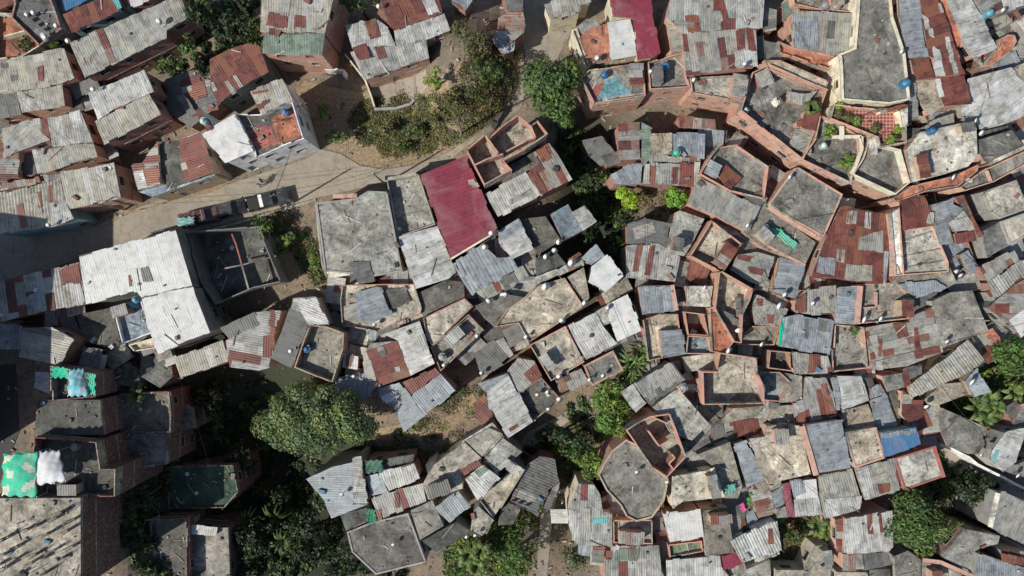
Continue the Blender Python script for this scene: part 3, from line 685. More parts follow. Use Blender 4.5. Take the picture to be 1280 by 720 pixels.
# top centre-left
House("tall orange brick house with green-grey corrugated roof, top centre left", 'brick', "m A1 7.8 Y 28,-60 400,-60 345,165 22,160 s=2 p=.4", "x A1 R 65,65 160,65 155,142 50,132", "x A1 R 192,80 248,85 245,145 190,140", "x A1 R 68,145 130,150 110,185 65,178", "m A1 7.5 N 40,168 345,168 330,275 32,268 p=.4")
House("patchwork white and crimson sheet roof by the dirt bank", 'brick', "m A1 5 w 445,130 530,105 545,112 600,92 660,140 700,230 560,230 480,240 s=3", "x A1 R 543,112 600,95 626,185 572,202", "x A1 R 480,238 548,220 575,290 515,308", "m A1 5 Q 470,262 560,228 702,228 850,195 866,290 542,396 s=-4", "m A1 5.5 R 608,70 640,-60 900,-60 935,62 690,150 s=4", "x A1 w 828,0 885,-15 920,60 862,72", "m A1 5.2 w 690,152 940,64 972,150 850,196 702,230 s=-4")
House("small blue-grey shack roof at the top above the shrubs", 'dark', "m A1 4.5 B 975,-50 1070,-50 1082,0 1045,55 980,20", "x A1 R 980,10 1030,35 1040,55 985,20")
House("tin shack half under a bare tree at the top centre", 'dark', "m A1 4 B 1180,200 1200,165 1300,190 1290,250 1240,272")
House("rusty clustered shack roofs above the road at the top", 'dark', "m A2 4.4 D -60,-60 60,-60 55,55 -20,60", "m A2 4.6 X -70,90 -20,60 55,60 68,120 58,165 0,215 -70,190")
House("cream sheet roof at the very top beside the road", 'cream', "m A2 5 Y 160,20 230,0 240,-60 390,-60 395,10 345,22 342,60 190,96")
House("crimson roof with orange slab and white skylight, top centre", 'cream', "m A2 6.2 P 490,-60 690,-60 700,60 745,265 700,290 628,300 605,92 500,80 s=2", "s A2 5.4 o 335,190 370,150 480,115 492,300 385,318", "m A2 5.9 W 476,112 592,95 628,276 496,300 s=2 p=.8", "m A2 5 G 320,135 370,92 430,100 440,130 350,170", "t A2 5.2 y 300,150 325,140 390,330 372,345 d=.3 lw=cream")
House("open terrace with worn blue floor and two water barrels", 'brick', "t A2 6.2 c 345,390 385,348 660,312 668,478 410,515 d=.6", "f A2 p 385,430 470,410 430,500 412,503", "f A2 t 470,400 530,380 555,430 592,440 590,468 425,497", "f A2 d 600,400 655,350 658,465 596,470")
House("brick terrace house with large blue tank and small shrub", 'brick', "t A2 6.2 c 680,310 862,258 880,395 892,435 690,448 d=.8")
House("wide tin roof in grey, rust and white stripes, top centre right", 'salmon', "m A2 6.8 Q 770,85 815,-60 1265,-60 1252,142 1165,140 940,160 860,165 s=2", "x A2 R 862,78 930,75 945,155 880,165", "x A2 R 1032,0 1058,-5 1095,135 1062,142", "m A2 6.6 X 850,165 1165,142 1220,150 1228,328 870,376 s=2 p=.5", "x A2 w 1115,260 1222,250 1228,328 1115,330", "x A2 R 1118,150 1162,145 1165,245 1125,252", "m A2 6 Y 770,90 845,80 860,255 800,262 790,180")
House("triangular pale terrace over a long orange brick wall", 'brick', "t A2 6.3 l 890,388 1175,372 1158,512 900,462 d=.45")
House("cluttered low tin roofs beneath the orange brick wall", 'dark', "m A2 3.6 X 830,578 1015,598 1020,650 838,640")
House("narrow rust and mint striped tin roofs right of the round tree", 'dark', "m A2 4.6 X 530,615 640,610 642,795 540,800 p=.5", "m A2 4.7 N 645,612 698,640 692,795 648,840")
House("grey tin roof house with a bright green tarpaulin on it", 'dark', "s A2 5 y 692,668 800,664 800,770 700,775", "m A2 5.1 B 802,664 966,668 962,795 860,775 805,785 p=.5", "m B2 4.7 X 690,52 940,68 942,95 685,90", "m B2 4.9 Q 665,95 942,95 925,212 752,200 655,195 p=.5", "x B2 R 690,105 722,105 712,195 685,195", "x B2 R 800,120 832,120 825,205 795,205", "m B2 4.6 B 488,155 600,95 652,95 640,205 520,200 p=.5")
# crimson roof and neighbours
House("low broken shack roofs in the shade of the round tree", 'dark', "m B2 2.5 D 350,-20 450,-40 545,80 440,110 380,60", "m B2 3 D 440,60 530,30 545,90 480,110")
House("wide mottled grey concrete roof beside the street, centre left", 'cream', "s B1 5.6 c 300,295 500,272 560,235 655,240 732,636 590,662 345,636 lip=.15 lw=grey", "s B1 4.6 w 350,640 468,632 470,655 370,668", "b B1 5.9 salmon 385,262 505,258 w=.5")
House("narrow grey slab terrace between mottled roof and crimson roof", 'grey', "t B1 5.2 c 652,178 812,150 895,402 705,468 d=.9 lw=grey", "b B1 5.0 y 660,172 802,150 w=.3")
House("light grey sheet roof below the narrow slab terrace", 'dark', "m B1 5.3 w 705,466 905,410 985,600 1000,642 968,672 800,724 s=3")
House("smooth crimson metal roof with a white pipe on it", 'cream', "m B1 6 P 820,155 1045,60 1212,430 975,572 s=2 p=.8 a=.03", "x B1 Y 1062,180 1092,172 1115,215 1078,220", "b B1 6.05 cream 975,575 1212,433 w=.22")
House("roofless orange brick rooms next to the crimson roof", 'brick', "t Z1 8 l 145,430 288,305 335,330 430,240 560,150 660,230 715,192 800,302 620,425 445,520 512,590 290,712 d=2.3", "i Z1 205,555 320,500 440,462", "i Z1 300,315 402,455", "i Z1 405,520 510,592", "i Z1 470,440 640,350 700,330 660,235")
House("pale sheet roof with crimson striped panels right of the brick rooms", 'dark', "m Z4 5.6 w 300,150 430,70 620,-30 742,160 402,332 s=3", "s Z4 5.4 d 430,60 480,-80 680,-190 735,-100 620,-30", "m Z4 5.9 X 625,-25 735,-100 682,-185 805,-270 880,-170 992,22 742,158 p=.5 s=2", "x Z4 R 640,-20 700,-45 790,120 742,150", "x Z4 R 710,-200 775,-235 830,-150 760,-100")
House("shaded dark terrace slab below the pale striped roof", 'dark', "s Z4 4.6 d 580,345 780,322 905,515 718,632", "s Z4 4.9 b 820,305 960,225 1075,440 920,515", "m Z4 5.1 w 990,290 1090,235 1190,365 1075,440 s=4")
House("light blue-white sheet roofs tucked under the crimson roof's corner", 'dark', "m Z4 5.6 w 395,445 560,342 692,580 515,665 405,540 s=3", "x Z4 B 400,445 560,345 610,440 420,545", "m Z5 5.3 B 160,60 395,-100 505,0 520,20 640,10 690,100 318,312 250,212 s=2 p=.8")
House("low dark roofs with satellite dishes between centre terraces", 'dark', "s Z4 3.4 d 700,660 850,590 960,720 880,800 700,800", "m Z4 4 R 960,670 1050,610 1100,660 1000,717", "m Z5 4.6 X 1000,110 1200,0 1215,70 1010,160", "s Z5 4.2 y 820,170 1000,100 1010,150 830,240")
House("broad beige open terrace in the centre of the picture", 'salmon', "t Z5 5.2 y 500,570 600,430 740,330 830,238 1062,175 1215,402 775,694 690,540 d=.35 lw=salmon", "s Z5 4.6 d 340,400 560,300 740,330 600,430 500,570 420,500", "s Z5 5 l 1080,170 1215,90 1260,330 1220,390")
House("bright white new sheet roof near the centre ravine", 'grey', "m B2 5.6 W 400,610 478,550 558,660 470,740 380,690 s=2 p=.5", "x B2 B 350,570 418,500 460,560 395,605", "m B2 5.3 B 350,572 418,500 462,562 398,606")
House("messy pale roof with beige terrace and debris, centre", 'brick', "m C2 5.3 w 275,190 420,118 455,190 525,276 370,360 330,290 s=3", "t C2 5.4 l 88,285 268,190 362,370 195,466 d=.5", "s C2 4.8 k 358,388 505,312 555,410 400,490 lip=.15", "m C2 4.2 X 218,462 345,400 382,468 300,512 240,522")
House("brilliant white sheet roof right of the messy pale roof", 'grey', "m C2 5.4 W 480,80 580,30 650,212 530,266 490,172 s=3 p=.5", "s C2 5.1 l 420,118 480,82 492,175 455,190")
# centre left
House("brick frame house with broken grey tin top, below the mottled roof", 'brick', "t C1 4.8 y 420,62 430,-15 640,-20 790,-20 828,100 822,130 600,218 430,188 d=.5", "m C1 5.1 B 482,28 598,-5 625,0 680,130 560,185 520,150 p=.5", "m C1 4.9 G 440,90 520,70 560,188 440,160 p=.5", "m B1 5.8 D 470,590 570,585 592,690 510,702 p=.5", "s C1 4.6 d 642,5 745,0 775,65 680,112")
House("grey slab roof with cream wall beside a brick-edged courtyard", 'beige', "m C1 6 D 140,190 190,52 300,42 372,188 265,182 240,250 180,402 75,350 a=.008 s=3", "x C1 w 190,58 298,45 365,180 262,185", "t C1 5.9 c 268,185 345,190 440,225 436,300 380,476 190,398 240,252 d=1.2")
House("tin roof half orange rust and half pale, left of centre", 'brick', "m C1 5.3 R 555,310 575,275 712,262 772,440 618,492 s=3", "x C1 G 610,290 645,292 652,340 618,345", "x C1 w 695,395 722,390 725,415 700,418", "m C1 5.4 w 640,230 820,165 892,378 770,440 710,262 s=3", "m C1 5.2 Y 525,290 560,300 615,492 590,500 545,420")
House("tiny red-roofed hut beside the rusty tin roof, left of centre", 'dark', "m C1 4.6 w 440,330 512,345 508,410 430,400", "x C1 R 450,330 488,332 478,392 448,388")
House("bluish tin roofs below the rusty roof beside the large tree", 'grey', "m C1 4.2 B 398,445 545,422 598,498 545,560 400,520 p=.5", "m C1 4.6 B 602,508 720,470 845,640 742,718 690,600 640,570 p=.5", "x C1 W 625,540 690,510 715,545 650,580", "m C1 5 B 778,540 920,425 1000,516 842,642 s=3", "m C1 4.9 R 735,475 895,398 920,425 780,535 s=3")
House("beige slab house with brick end wall, left of the centre terrace", 'dark', "t C1 5.2 y 835,150 1042,50 1086,92 880,290 850,250 d=.25", "s C1 4.4 d 800,30 950,-40 1040,-30 1042,45 835,140")
House("slab terrace half in shadow with white dish, left of centre", 'dark', "t C1 5 c 872,296 1062,130 1140,212 922,418 d=.6")
House("dark sunken roofs between the slab terrace and pale tin roof", 'dark', "m C1 2.8 D 1085,310 1235,245 1285,330 1130,460 p=.5", "s C1 2.6 d 1080,90 1230,40 1300,120 1285,240 1150,290")  # dark tin and slab colours imitate the shade over these rooms
House("long pale sheet roof with red scrap, above the stair alley", 'dark', "m Y2 5.5 w 245,120 480,40 560,195 682,430 482,560 332,320 312,195 s=2", "x Y2 B 245,120 470,42 480,60 310,190", "x Y2 R 485,485 550,445 565,470 500,512", "m Y2 5.2 X 478,30 560,-80 690,-60 750,60 610,190 560,198")
House("dark brick terrace with scattered buckets above the stair alley", 'dark', "t Y2 4.8 d 552,212 745,75 902,250 685,425 d=.4")
House("small rust-red shed against the long pale roof", 'brick', "m Y2 3.6 R 205,300 290,212 355,280 352,375 268,460 215,378")
House("concrete terrace below the rust-red shed, centre", 'grey', "s Y2 4 l 110,585 355,435 440,540 290,712 170,690", "s Y2 3.8 k 290,716 445,545 540,640 500,720 380,790")
# lower centre
House("pale striped tin roof under the big tree's lower edge", 'grey', "m D1 4.3 B 255,235 380,175 490,150 488,360 560,362 375,432 340,342 p=.5", "x D1 Q 490,125 524,120 560,358 488,355", "m D1 4.5 Q 488,130 526,120 562,360 490,358 p=.4")
House("white and rust tin roofs with green tarpaulins, lower centre", 'dark', "m D1 4.2 w 612,202 790,156 820,230 662,300 p=.4", "m D1 4 B 545,222 612,205 660,300 572,320", "m D1 4.1 Q 575,335 655,302 830,252 850,342 622,435 p=.4", "x D1 R 690,310 712,305 722,380 700,385", "x D1 R 600,395 625,392 632,440 612,450", "s D1 3.6 d 545,150 790,112 785,150 545,215")
House("dark grey flat roof in the lower centre shade", 'grey', "s D1 3.4 k 455,500 565,455 760,405 852,650 600,712 480,600 lip=.1", "s D1 3 d 420,410 555,380 565,450 450,495")
House("grey slab with pale blue tin patch, right of the dark flat roof", 'grey', "s D1 4 k 772,392 882,342 938,470 820,540", "m D1 4.2 B 888,380 1010,292 1072,370 968,452 p=.5", "s D1 3.4 d 830,545 1000,450 1080,500 900,600")
House("cream terrace slab with orange roof patch, lower centre", 'cream', "s D1 4.6 l 832,262 890,165 1042,50 1128,132 1020,190 1035,282 862,338", "m D1 5 R 1020,190 1110,140 1132,165 1042,215 p=.4", "s D1 4.2 d 848,165 895,135 905,185 860,215")
House("turquoise and white tin roof, lower centre", 'beige', "m D1 4.9 w 1045,232 1140,165 1222,232 1110,346 p=.5", "x D1 N 1095,200 1140,170 1165,190 1120,228")
House("light concrete terraces stepping down to the lower ravine", 'grey', "s D1 4.4 l 1042,48 1165,-20 1232,8 1132,122", "t D1 3.6 y 1118,345 1155,300 1318,175 1345,190 1190,440 d=.4", "s D1 3.8 y 1085,400 1112,372 1190,442 1130,520 1072,490", "s D1 4.2 l 1140,132 1235,30 1330,100 1250,170 1200,210", "m Y3 4.9 w 425,130 470,85 595,160 530,215")
House("dark striped tin roof at the foot of the ravine trees", 'dark', "m Y3 2.6 D 620,150 740,65 860,90 890,270 810,335 700,530 500,425 p=.6 a=.06", "m Y3 2.4 D 765,482 832,315 895,275 822,500 p=.6", "s Y3 2.2 k 650,495 720,370 805,340 745,470 715,550")
House("dark small roof with a bright corner, bottom centre", 'dark', "s Y3 2.4 d 420,500 490,440 580,490 520,610 400,620", "s Y3 2.2 k 180,600 330,520 370,580 310,690 200,640")
# ring of houses right of centre ravine
House("brown mottled slab above striped crimson tin, centre right", 'dark', "m B2 4.6 D 582,400 660,370 795,398 768,545 640,500 575,500 s=3", "x B2 G 600,420 700,390 720,440 610,480", "m B2 4.8 Q 570,505 732,500 842,568 815,692 570,668 p=.5", "x B2 R 625,505 655,505 630,640 600,640", "x B2 R 690,510 715,510 690,660 660,655")
House("plain grey slab roof between tin stripes and brick walls", 'cream', "s B2 5 l 838,332 962,375 900,500 862,560 770,545 802,400")
House("grey patched roof with dish above the salmon wall, centre right", 'salmon', "m B2 6 G 935,162 1090,240 1242,318 1182,440 1000,350 882,300 s=3 a=.012")
House("ruined courtyard with leaning tin scrap, centre right", 'brick', "t B2 6.2 c 985,70 1030,15 1130,0 1285,110 1262,275 1090,235 940,150 d=1", "m B2 5.9 R 1010,120 1060,95 1150,170 1080,240", "m B2 5.7 D 1160,270 1240,235 1280,270 1240,320")
House("beige walled courtyard with fallen planks, centre right", 'brick', "t B2 5.8 y 1000,380 1150,500 1055,645 890,560 d=1.4")
House("brown and crimson patched slab left of blue roof", 'brick', "m Z7 4.8 G 395,-10 560,-30 700,10 610,250 480,200 340,110 a=.01 s=3", "x Z7 R 400,-10 520,0 500,50 400,30", "x Z7 R 480,80 600,110 600,160 500,140", "s Z7 4.4 d 330,110 480,200 560,290 500,270")
House("grey slab roof with green tarp, broken furniture and brick edges", 'salmon', "s B3 5.4 k -90,180 0,225 -10,310 240,492 185,605 -20,520 -120,440", "b B3 5.6 salmon 0,315 130,400 265,480 w=.5", "b B3 5.3 salmon -20,500 60,545 185,605 w=.3")
House("smooth blue-grey sheet roof with salmon side wall", 'salmon', "m Z7 5.2 B 735,5 935,75 860,345 680,280 s=2 a=.01")
House("narrow walled terrace with rust pot plants, centre right", 'brick', "t Z7 6.4 y 250,130 275,122 525,265 500,350 440,470 430,700 370,690 230,450 215,420 d=1.8", "m Z7 5.2 D 380,320 430,330 425,490 385,500", "m Z7 5.6 D 250,440 300,450 450,520 440,560 300,530")
House("patched beige roof left of the green-edged blue roof", 'brick', "m Z7 4.6 G 530,300 800,430 745,560 540,545 510,440 a=.012 s=3", "x Z7 R 630,460 690,470 680,545 640,530", "x Z7 R 545,345 600,350 590,410 550,400", "t Z7 4.6 k 530,560 740,562 690,715 380,712 440,640 d=.8")
House("dark rust-floored well between salmon walls, centre right", 'brick', "t C2 5.6 r 862,118 962,130 985,240 880,235 d=2.2", "t C2 5.4 b 880,238 985,244 1000,332 870,330 d=.9", "s C2 5.3 l 870,-10 1005,-10 990,95 880,90", "t C2 5.9 o 988,100 1020,90 1110,270 1060,330 1000,320 d=.25")
House("grey tin roof topping an orange-edged house, centre right", 'brick', "m C2 5.4 B 632,-10 795,-12 815,112 650,130 s=3 p=.6", "b C2 5.5 salmon 800,-15 822,112 w=.5")
House("cream floor house with blue-grey square roof, centre right", 'brick', "t C2 5.4 y 655,160 745,130 830,130 840,208 740,218 755,352 680,366 d=.7", "m C2 5.5 B 738,215 850,206 872,330 756,350 s=2")
House("crowded small roofs below the cream floor house", 'dark', "s C2 4.8 l 850,345 1020,325 1030,400 870,420", "m C2 4.6 Q 860,360 950,340 960,410 880,415")
House("big pale open terrace ringed by orange parapet walls", 'brick', "t Y4 6.8 l 262,135 550,175 560,300 610,400 612,545 125,552 115,285 235,285 d=1.9")
House("grey barn-like roof beside a palm, centre", 'grey', "m C2 6 D 608,480 800,370 866,460 700,582 678,572 a=.01 s=2", "x C2 G 610,480 795,372 850,450 690,560", "m C2 5.6 w 542,522 602,480 672,575 620,622 a=.01")
House("pale flat-roofed house with square chimney box, right of centre", 'beige', "s C2 6.2 l 700,595 830,500 985,680 900,762 790,722 750,640", "t C2 6.6 y 825,490 852,475 880,505 850,530 d=.6")
House("roofless brick stairwell rooms beside the pale flat house", 'brick', "t D2 7.2 c 570,-10 625,-45 690,-78 792,-92 872,124 776,228 700,180 d=2.4", "i D2 682,-5 738,72 785,42", "i D2 800,112 815,130 785,160 812,192", "i D2 700,-75 780,-40")
House("rounded grey slab roof bordered by pale curved parapet", 'brick', "s D2 5.6 k 430,212 462,150 500,90 570,35 620,60 700,165 782,232 760,340 700,425 620,446 570,420 540,365 470,290 lip=.25 lw=beige")
House("long white-grey sheet roof with turquoise patch, lower centre", 'cream', "m D2 4.8 Q 280,390 318,300 330,258 410,262 440,310 455,400 500,405 502,570 320,562 285,480 p=.5 s=2", "x D2 T 400,432 480,432 476,458 402,458", "x D2 w 285,395 325,390 325,475 285,478")
House("small slab terrace with brick ends below the rounded roof", 'brick', "t D2 4.8 l 505,442 702,445 704,562 508,556 d=.6")
House("lichen-green grey sheet roof at the bottom right of centre", 'brick', "m D2 5 Q 500,566 735,572 756,790 460,790 465,640 500,630 p=.5", "x D2 N 520,580 640,585 630,640 515,640", "x D2 R 470,598 502,598 500,632 470,632")
House("beige slab with dark front edge, lower right of centre", 'cream', "s D2 5.2 y 800,222 1010,186 1040,328 850,350 805,385", "b D2 5.6 cream 1000,180 1050,325 w=.6", "m D2 5.5 W 985,268 1018,265 1025,325 995,328")
House("clean white ridged sheet roof, lower right of centre", 'brick', "m D2 5 W 755,410 942,386 960,525 790,556 s=2 p=.6", "t D2 4.4 g 782,565 950,545 955,600 790,630 d=.5", "s D2 4.8 k 948,392 1080,380 1110,602 970,622")
House("plain light grey roof touching the bottom edge, right of centre", 'grey', "m D2 4.8 w 770,640 1040,620 1060,790 775,790 s=2")
House("small crimson box roof beside the ridged white shed", 'red', "m D2 4.4 P 1042,625 1132,596 1152,662 1060,695")
House("stained grey slab with green sheet, beside blue shaded roof", 'grey', "s D2 5.2 c 930,112 1090,50 1152,270 1130,332 1052,330 1015,182", "m D2 5 B 1108,62 1170,40 1262,240 1172,275 p=.6", "x D2 w 1180,52 1230,40 1250,150 1215,120", "m D2 5.2 w 1182,36 1300,20 1300,100 1270,180")
House("white ribbed shed roof at the bottom, right of the crimson box", 'white', "m D2 4.8 w 1090,545 1280,455 1322,440 1350,592 1152,655 p=.6 a=.06 s=2", "x D3 R 0,480 20,480 30,560 0,560", "s D2 3.4 l 1090,720 1290,640 1300,790 1060,790")
# top right
House("faded blue-grey tin roof with brick ledge, upper right", 'brick', "m A3 6.8 G 122,52 420,66 442,100 402,242 340,276 130,235 118,120 s=3", "x A3 B 130,80 250,90 250,250 135,225", "t A3 5.8 o 50,205 130,238 345,285 310,345 200,310 60,260 d=.7")
House("dark tin lean-tos left of the faded blue-grey roof", 'dark', "m A3 5.2 D -90,180 -20,180 -10,300 -80,290 p=.5", "m A3 5.4 D -40,25 45,50 38,150 -20,160 p=.5", "m A3 5 D -40,195 75,218 68,315 -30,285 p=.5", "m A3 4.8 N 70,20 120,-20 120,60 75,110")
House("open yard terrace with two grey drums at the top, upper right", 'brick', "t A3 6 k 120,-40 455,-50 430,62 250,45 130,20 d=.6")
House("orange brick range with upper pink wall, upper right", 'brick', "t A3 6.8 y -20,300 60,300 305,405 285,450 0,345 d=.2")
House("large lichen-grey concrete roof with cream parapet and blue tank", 'cream', "s A3 8 k 450,-60 605,-60 620,90 680,270 705,500 600,522 368,502 360,300 350,275 430,242 445,60 lip=.3 lw=cream")
House("tall salmon wall house with long blue-grey sheet strip, upper right", 'salmon', "m A3 7.4 B 650,-60 745,-60 765,80 800,285 702,292 655,90 s=2", "m A3 7.5 R 745,-60 830,-60 900,120 985,372 845,385 830,290 805,280 765,80 s=2", "x A3 w 770,70 800,90 830,190 800,180", "x A3 w 820,230 860,250 890,380 840,380", "x A3 w 880,180 905,185 950,370 925,375", "m A3 7.2 R 705,292 802,286 835,390 740,402", "s A3 6.4 y 742,405 842,395 878,530 815,570 755,480", "m A3 6.8 R 842,390 985,376 1020,520 880,530 s=3", "x A3 W 835,395 860,392 885,480 860,488", "m A3 6.4 G 700,400 740,420 755,600 708,600")
House("lichen-grey sheet roof with adjacent blue water tank, far upper right", 'salmon', "m A3 7 w 870,-60 985,-60 1075,100 1150,242 1030,292 970,200 940,120 s=3", "m A3 6.6 X 1000,-60 1150,-60 1182,60 1078,86 p=.5", "s A3 6.6 o 820,-50 865,-60 965,200 950,235")
House("round-cornered brick tower with a slanting beam, far upper right", 'brick', "t A3 7 o 1150,240 1165,190 1200,172 1235,175 1245,205 1215,260 1120,325 1060,330 d=.5", "b A3 7.3 c 1030,292 1075,325 1140,250 w=.25")
House("pale roof touching the top right corner", 'grey', "m A3 6.6 w 1155,-60 1340,-60 1340,10 1178,62", "s A3 6 l 1240,105 1340,40 1340,190 1280,160", "s A3 5 d 1160,150 1240,110 1275,160 1250,210")
House("broad pale stained slab roof at the right edge", 'grey', "m A3 6 w 1000,392 1180,345 1215,335 1340,480 1340,560 1180,620 1062,650 1030,600 965,565 s=2 a=.01", "s A3 6.2 l 1232,335 1340,290 1340,420 1290,410")
House("tin huddle with blue barrel below the rust roof, upper right", 'brick', "m A3 6 G 765,640 850,590 930,570 935,640 850,680", "s A3 5.6 d 690,640 760,640 850,690 800,760 690,730", "s A3 5.8 l 775,700 920,650 985,640 980,730 800,760", "m A3 6.2 X 970,590 1020,580 1050,680 1000,720", "s A3 4.6 d 1060,660 1200,625 1220,730 1070,730")
House("brick courtyard with straw awning and yellow awning corner", 'brick', "t F 7 k 926,138 941,90 962,80 1036,112 1030,128 1020,175 1003,199 d=1.6", "m Z6 6.4 G 165,400 215,260 370,270 340,480 p=.5 s=3", "m Z6 6.8 R 225,190 310,200 300,275 235,240", "m Z6 6.6 Y 150,-30 300,-20 400,-40 300,70 160,40 p=.5")
House("overgrown gravel terrace with a curved cream railing", 'brick', "t F 7 k 1003,200 1026,143 1040,149 1078,172 1079,190 1066,218 1064,229 d=1.2 lw=salmon", "b Z6 7.2 cream 515,330 745,325 750,420 700,560 665,620 w=.4", "b Z6 7.3 cream 590,240 590,350 w=.5")
House("grey terrace with cream walls below the red-tiled terrace", 'brick', "t F 7 k 1066,218 1080,196 1086,176 1126,186 1138,228 1120,243 d=1.3 lw=cream", "s Z6 6.9 w 805,330 860,330 880,470 815,475")
House("red-tiled garden terrace with planters and a scalloped awning", 'cream', "t F 7.6 r 1043,130 1096,136 1133,133 1134,178 1100,184 1098,172 1038,148 d=1 tile=1 lw=salmon", "m Z6 8 R 900,110 1090,65 1125,75 1120,95 910,140 s=1", "s Z6 8 w 1060,110 1120,95 1118,240 1080,240")
House("pale shaded slab terrace behind a rust-stained wall, right", 'brick', "s F 7 l 1134,186 1150,165 1220,150 1222,195 1210,208 1180,218 1141,228", "t B3 6.6 o 625,272 722,207 930,160 1055,100 1048,135 950,212 800,235 640,290 d=.35")
House("green-grey stepped parapet strip running to the right edge", 'salmon', "t B3 6.6 c 960,215 1048,150 1100,120 1340,10 1340,75 1130,190 985,235 d=.5", "i B3 1100,130 1120,185", "s B3 6.2 d 1050,-20 1220,-70 1280,10 1090,95 1040,20")
House("low dark rust tin in the shaded alley, far right", 'dark', "s B3 5.6 l 1200,0 1340,-40 1340,0 1110,110 1100,100")
# right middle
House("square mottled grey slab roof with clean edges, right of centre", 'salmon', "s B3 5.8 c 0,302 130,122 152,118 372,252 278,466 130,385 lip=.1")
House("large rust-red patched sheet roof, right of centre", 'salmon', "m B3 5.6 R 372,308 602,350 612,470 576,702 215,662 300,440 s=2 p=.4", "x B3 G 455,470 575,432 575,545 450,530", "x B3 B 255,562 340,568 330,655 240,642", "x B3 Y 400,330 448,335 440,400 390,395", "x B3 Y 345,520 385,525 380,590 340,585", "x B3 Y 485,345 515,348 512,430 480,425", "x B3 B 578,540 605,540 590,700 575,700", "x B3 Y 390,600 520,610 520,690 380,680")
House("tall salmon pillar wall house with crimson roof, right", 'salmon', "m B3 5.8 R 655,268 782,258 832,368 822,402 660,432 s=3", "x B3 Y 800,345 832,345 828,400 790,390", "t B3 5.5 l 662,434 826,408 905,592 905,640 676,656 d=.35", "b B3 5.3 c 690,480 815,440 w=.15", "b B3 5.3 c 690,560 860,525 w=.15", "b B3 5.3 c 680,620 870,585 w=.15", "s B3 5.2 c 600,720 640,665 900,600 945,692 860,740", "t B3 6.4 w 612,345 658,315 682,655 640,662 d=.25 lw=salmon")
House("blue-grey tin roof with white and crimson panels, right", 'dark', "m B3 5.6 B 800,308 900,282 935,262 930,300 1000,330 900,400 930,495 860,505 s=2", "m B3 5.8 w 905,402 1000,312 1032,432 935,442 p=.5", "m B3 6 R 925,268 975,255 1075,462 1048,472 1000,310", "m B3 5.6 R 932,442 1030,432 1045,482 942,496 p=.5")
House("pale slab roofs joined by a dark gutter, right edge", 'grey', "s B3 6.2 l 1068,242 1240,180 1272,262 1300,322 1155,375 1110,340 lip=.08", "s B3 6 l 1160,388 1310,335 1340,440 1205,502 lip=.08", "s B3 5.6 k 1070,440 1155,390 1200,505 1095,570")
House("dark shaded yard room with pale board, right", 'dark', "t B3 4.6 b 862,505 1000,482 1052,620 930,692 905,590 d=.9", "m B3 5 B 962,550 1000,530 1045,620 1010,660")
House("striped rusty tin roof at the right edge below the pale slabs", 'dark', "m B3 5.2 X 1055,615 1230,528 1255,580 1100,690 p=.5", "m B3 5.3 Q 1100,695 1255,585 1340,560 1340,680 1250,760 1130,770 p=.6 a=.06")
House("plain pale tin roofs with a salmon divider, right of centre", 'salmon', "m C3 5.3 G 195,5 340,-10 346,128 205,132 s=3", "x C3 R 135,60 190,20 190,120 150,125", "m C3 5 Q 130,62 195,8 203,130 135,125", "m C3 5.4 B 347,-5 460,-12 438,182 330,176 s=2", "b C3 5.6 salmon 462,-10 445,180 w=.6")
House("cluttered salmon-edged courtyard with small green tank", 'salmon', "t C3 5.2 c 460,-20 640,-25 715,40 705,155 460,180 455,100 d=.6", "i C3 480,100 545,95 545,20", "m C3 5.6 B 640,-22 840,-42 895,0 735,50 s=2", "s C3 4 d 722,52 850,20 825,90 720,140")
House("wide blue-grey striped tin roof with green edge, right of centre", 'salmon', "m C3 5.4 B 70,150 150,132 330,165 308,335 52,292 s=2 p=.5", "x C3 D 185,150 205,152 200,250 180,248", "x C3 D 255,160 295,165 288,220 250,215", "x C3 E 62,175 82,172 62,292 50,290", "m C3 5 Q 120,320 298,336 322,420 130,432 p=.5", "x C3 R 205,330 262,335 265,420 200,425")
House("grey walled terrace with bush in the corner, right of centre", 'salmon', "t C3 5 c 335,182 482,196 502,402 325,420 d=1.1 lw=salmon")
House("long grey and crimson striped tin roof, right", 'salmon', "m C3 5.2 X 488,198 625,172 700,170 720,140 822,92 872,320 690,392 515,412 p=.5 s=2", "x C3 R 625,178 688,170 700,240 650,255", "x C3 R 545,255 568,255 572,340 555,342", "x C3 w 540,348 575,345 575,410 545,412", "x C3 R 725,200 745,198 775,350 740,355")
House("broad grey slab roof with a tile-like grid, right", 'grey', "s C3 5.4 c 822,65 912,22 1022,12 1102,212 872,300")
House("white-tipped crimson striped roof at the right edge", 'grey', "m C3 5.6 X 1098,100 1240,-22 1340,-80 1340,160 1262,248 1190,180 s=2 p=.5", "x C3 W 1205,160 1340,60 1340,180 1262,248", "s C3 4.6 o 1080,222 1122,200 1178,270 1130,290", "m B3 5 X 1090,740 1200,700 1240,760 1150,820")
House("long wavy pale roof of overlapping ribbed sheets, right", 'beige', "m C3 5.4 Y 715,480 1002,260 1085,365 1040,400 900,470 710,558 p=.6 a=.06 s=3", "m C3 5.3 B 985,468 1042,398 1112,520 1030,546 p=.6 a=.06", "s C3 4.4 y 780,560 870,480 985,470 1002,530 830,595", "m C3 4.9 D 680,405 765,385 770,430 700,470", "x C3 R 672,420 700,412 715,480 680,500")
House("bright white corrugated lean-to with cluttered terrace, right of centre", 'grey', "m C3 5 w 345,440 465,440 502,562 372,612 s=3 p=.5", "x C3 B 318,445 345,450 360,545 340,545", "m C3 4.8 B 315,450 345,445 362,610 345,612", "s C3 4.6 y 372,614 500,580 562,740 400,760", "s C3 4.2 d 470,450 520,450 550,530 500,540")
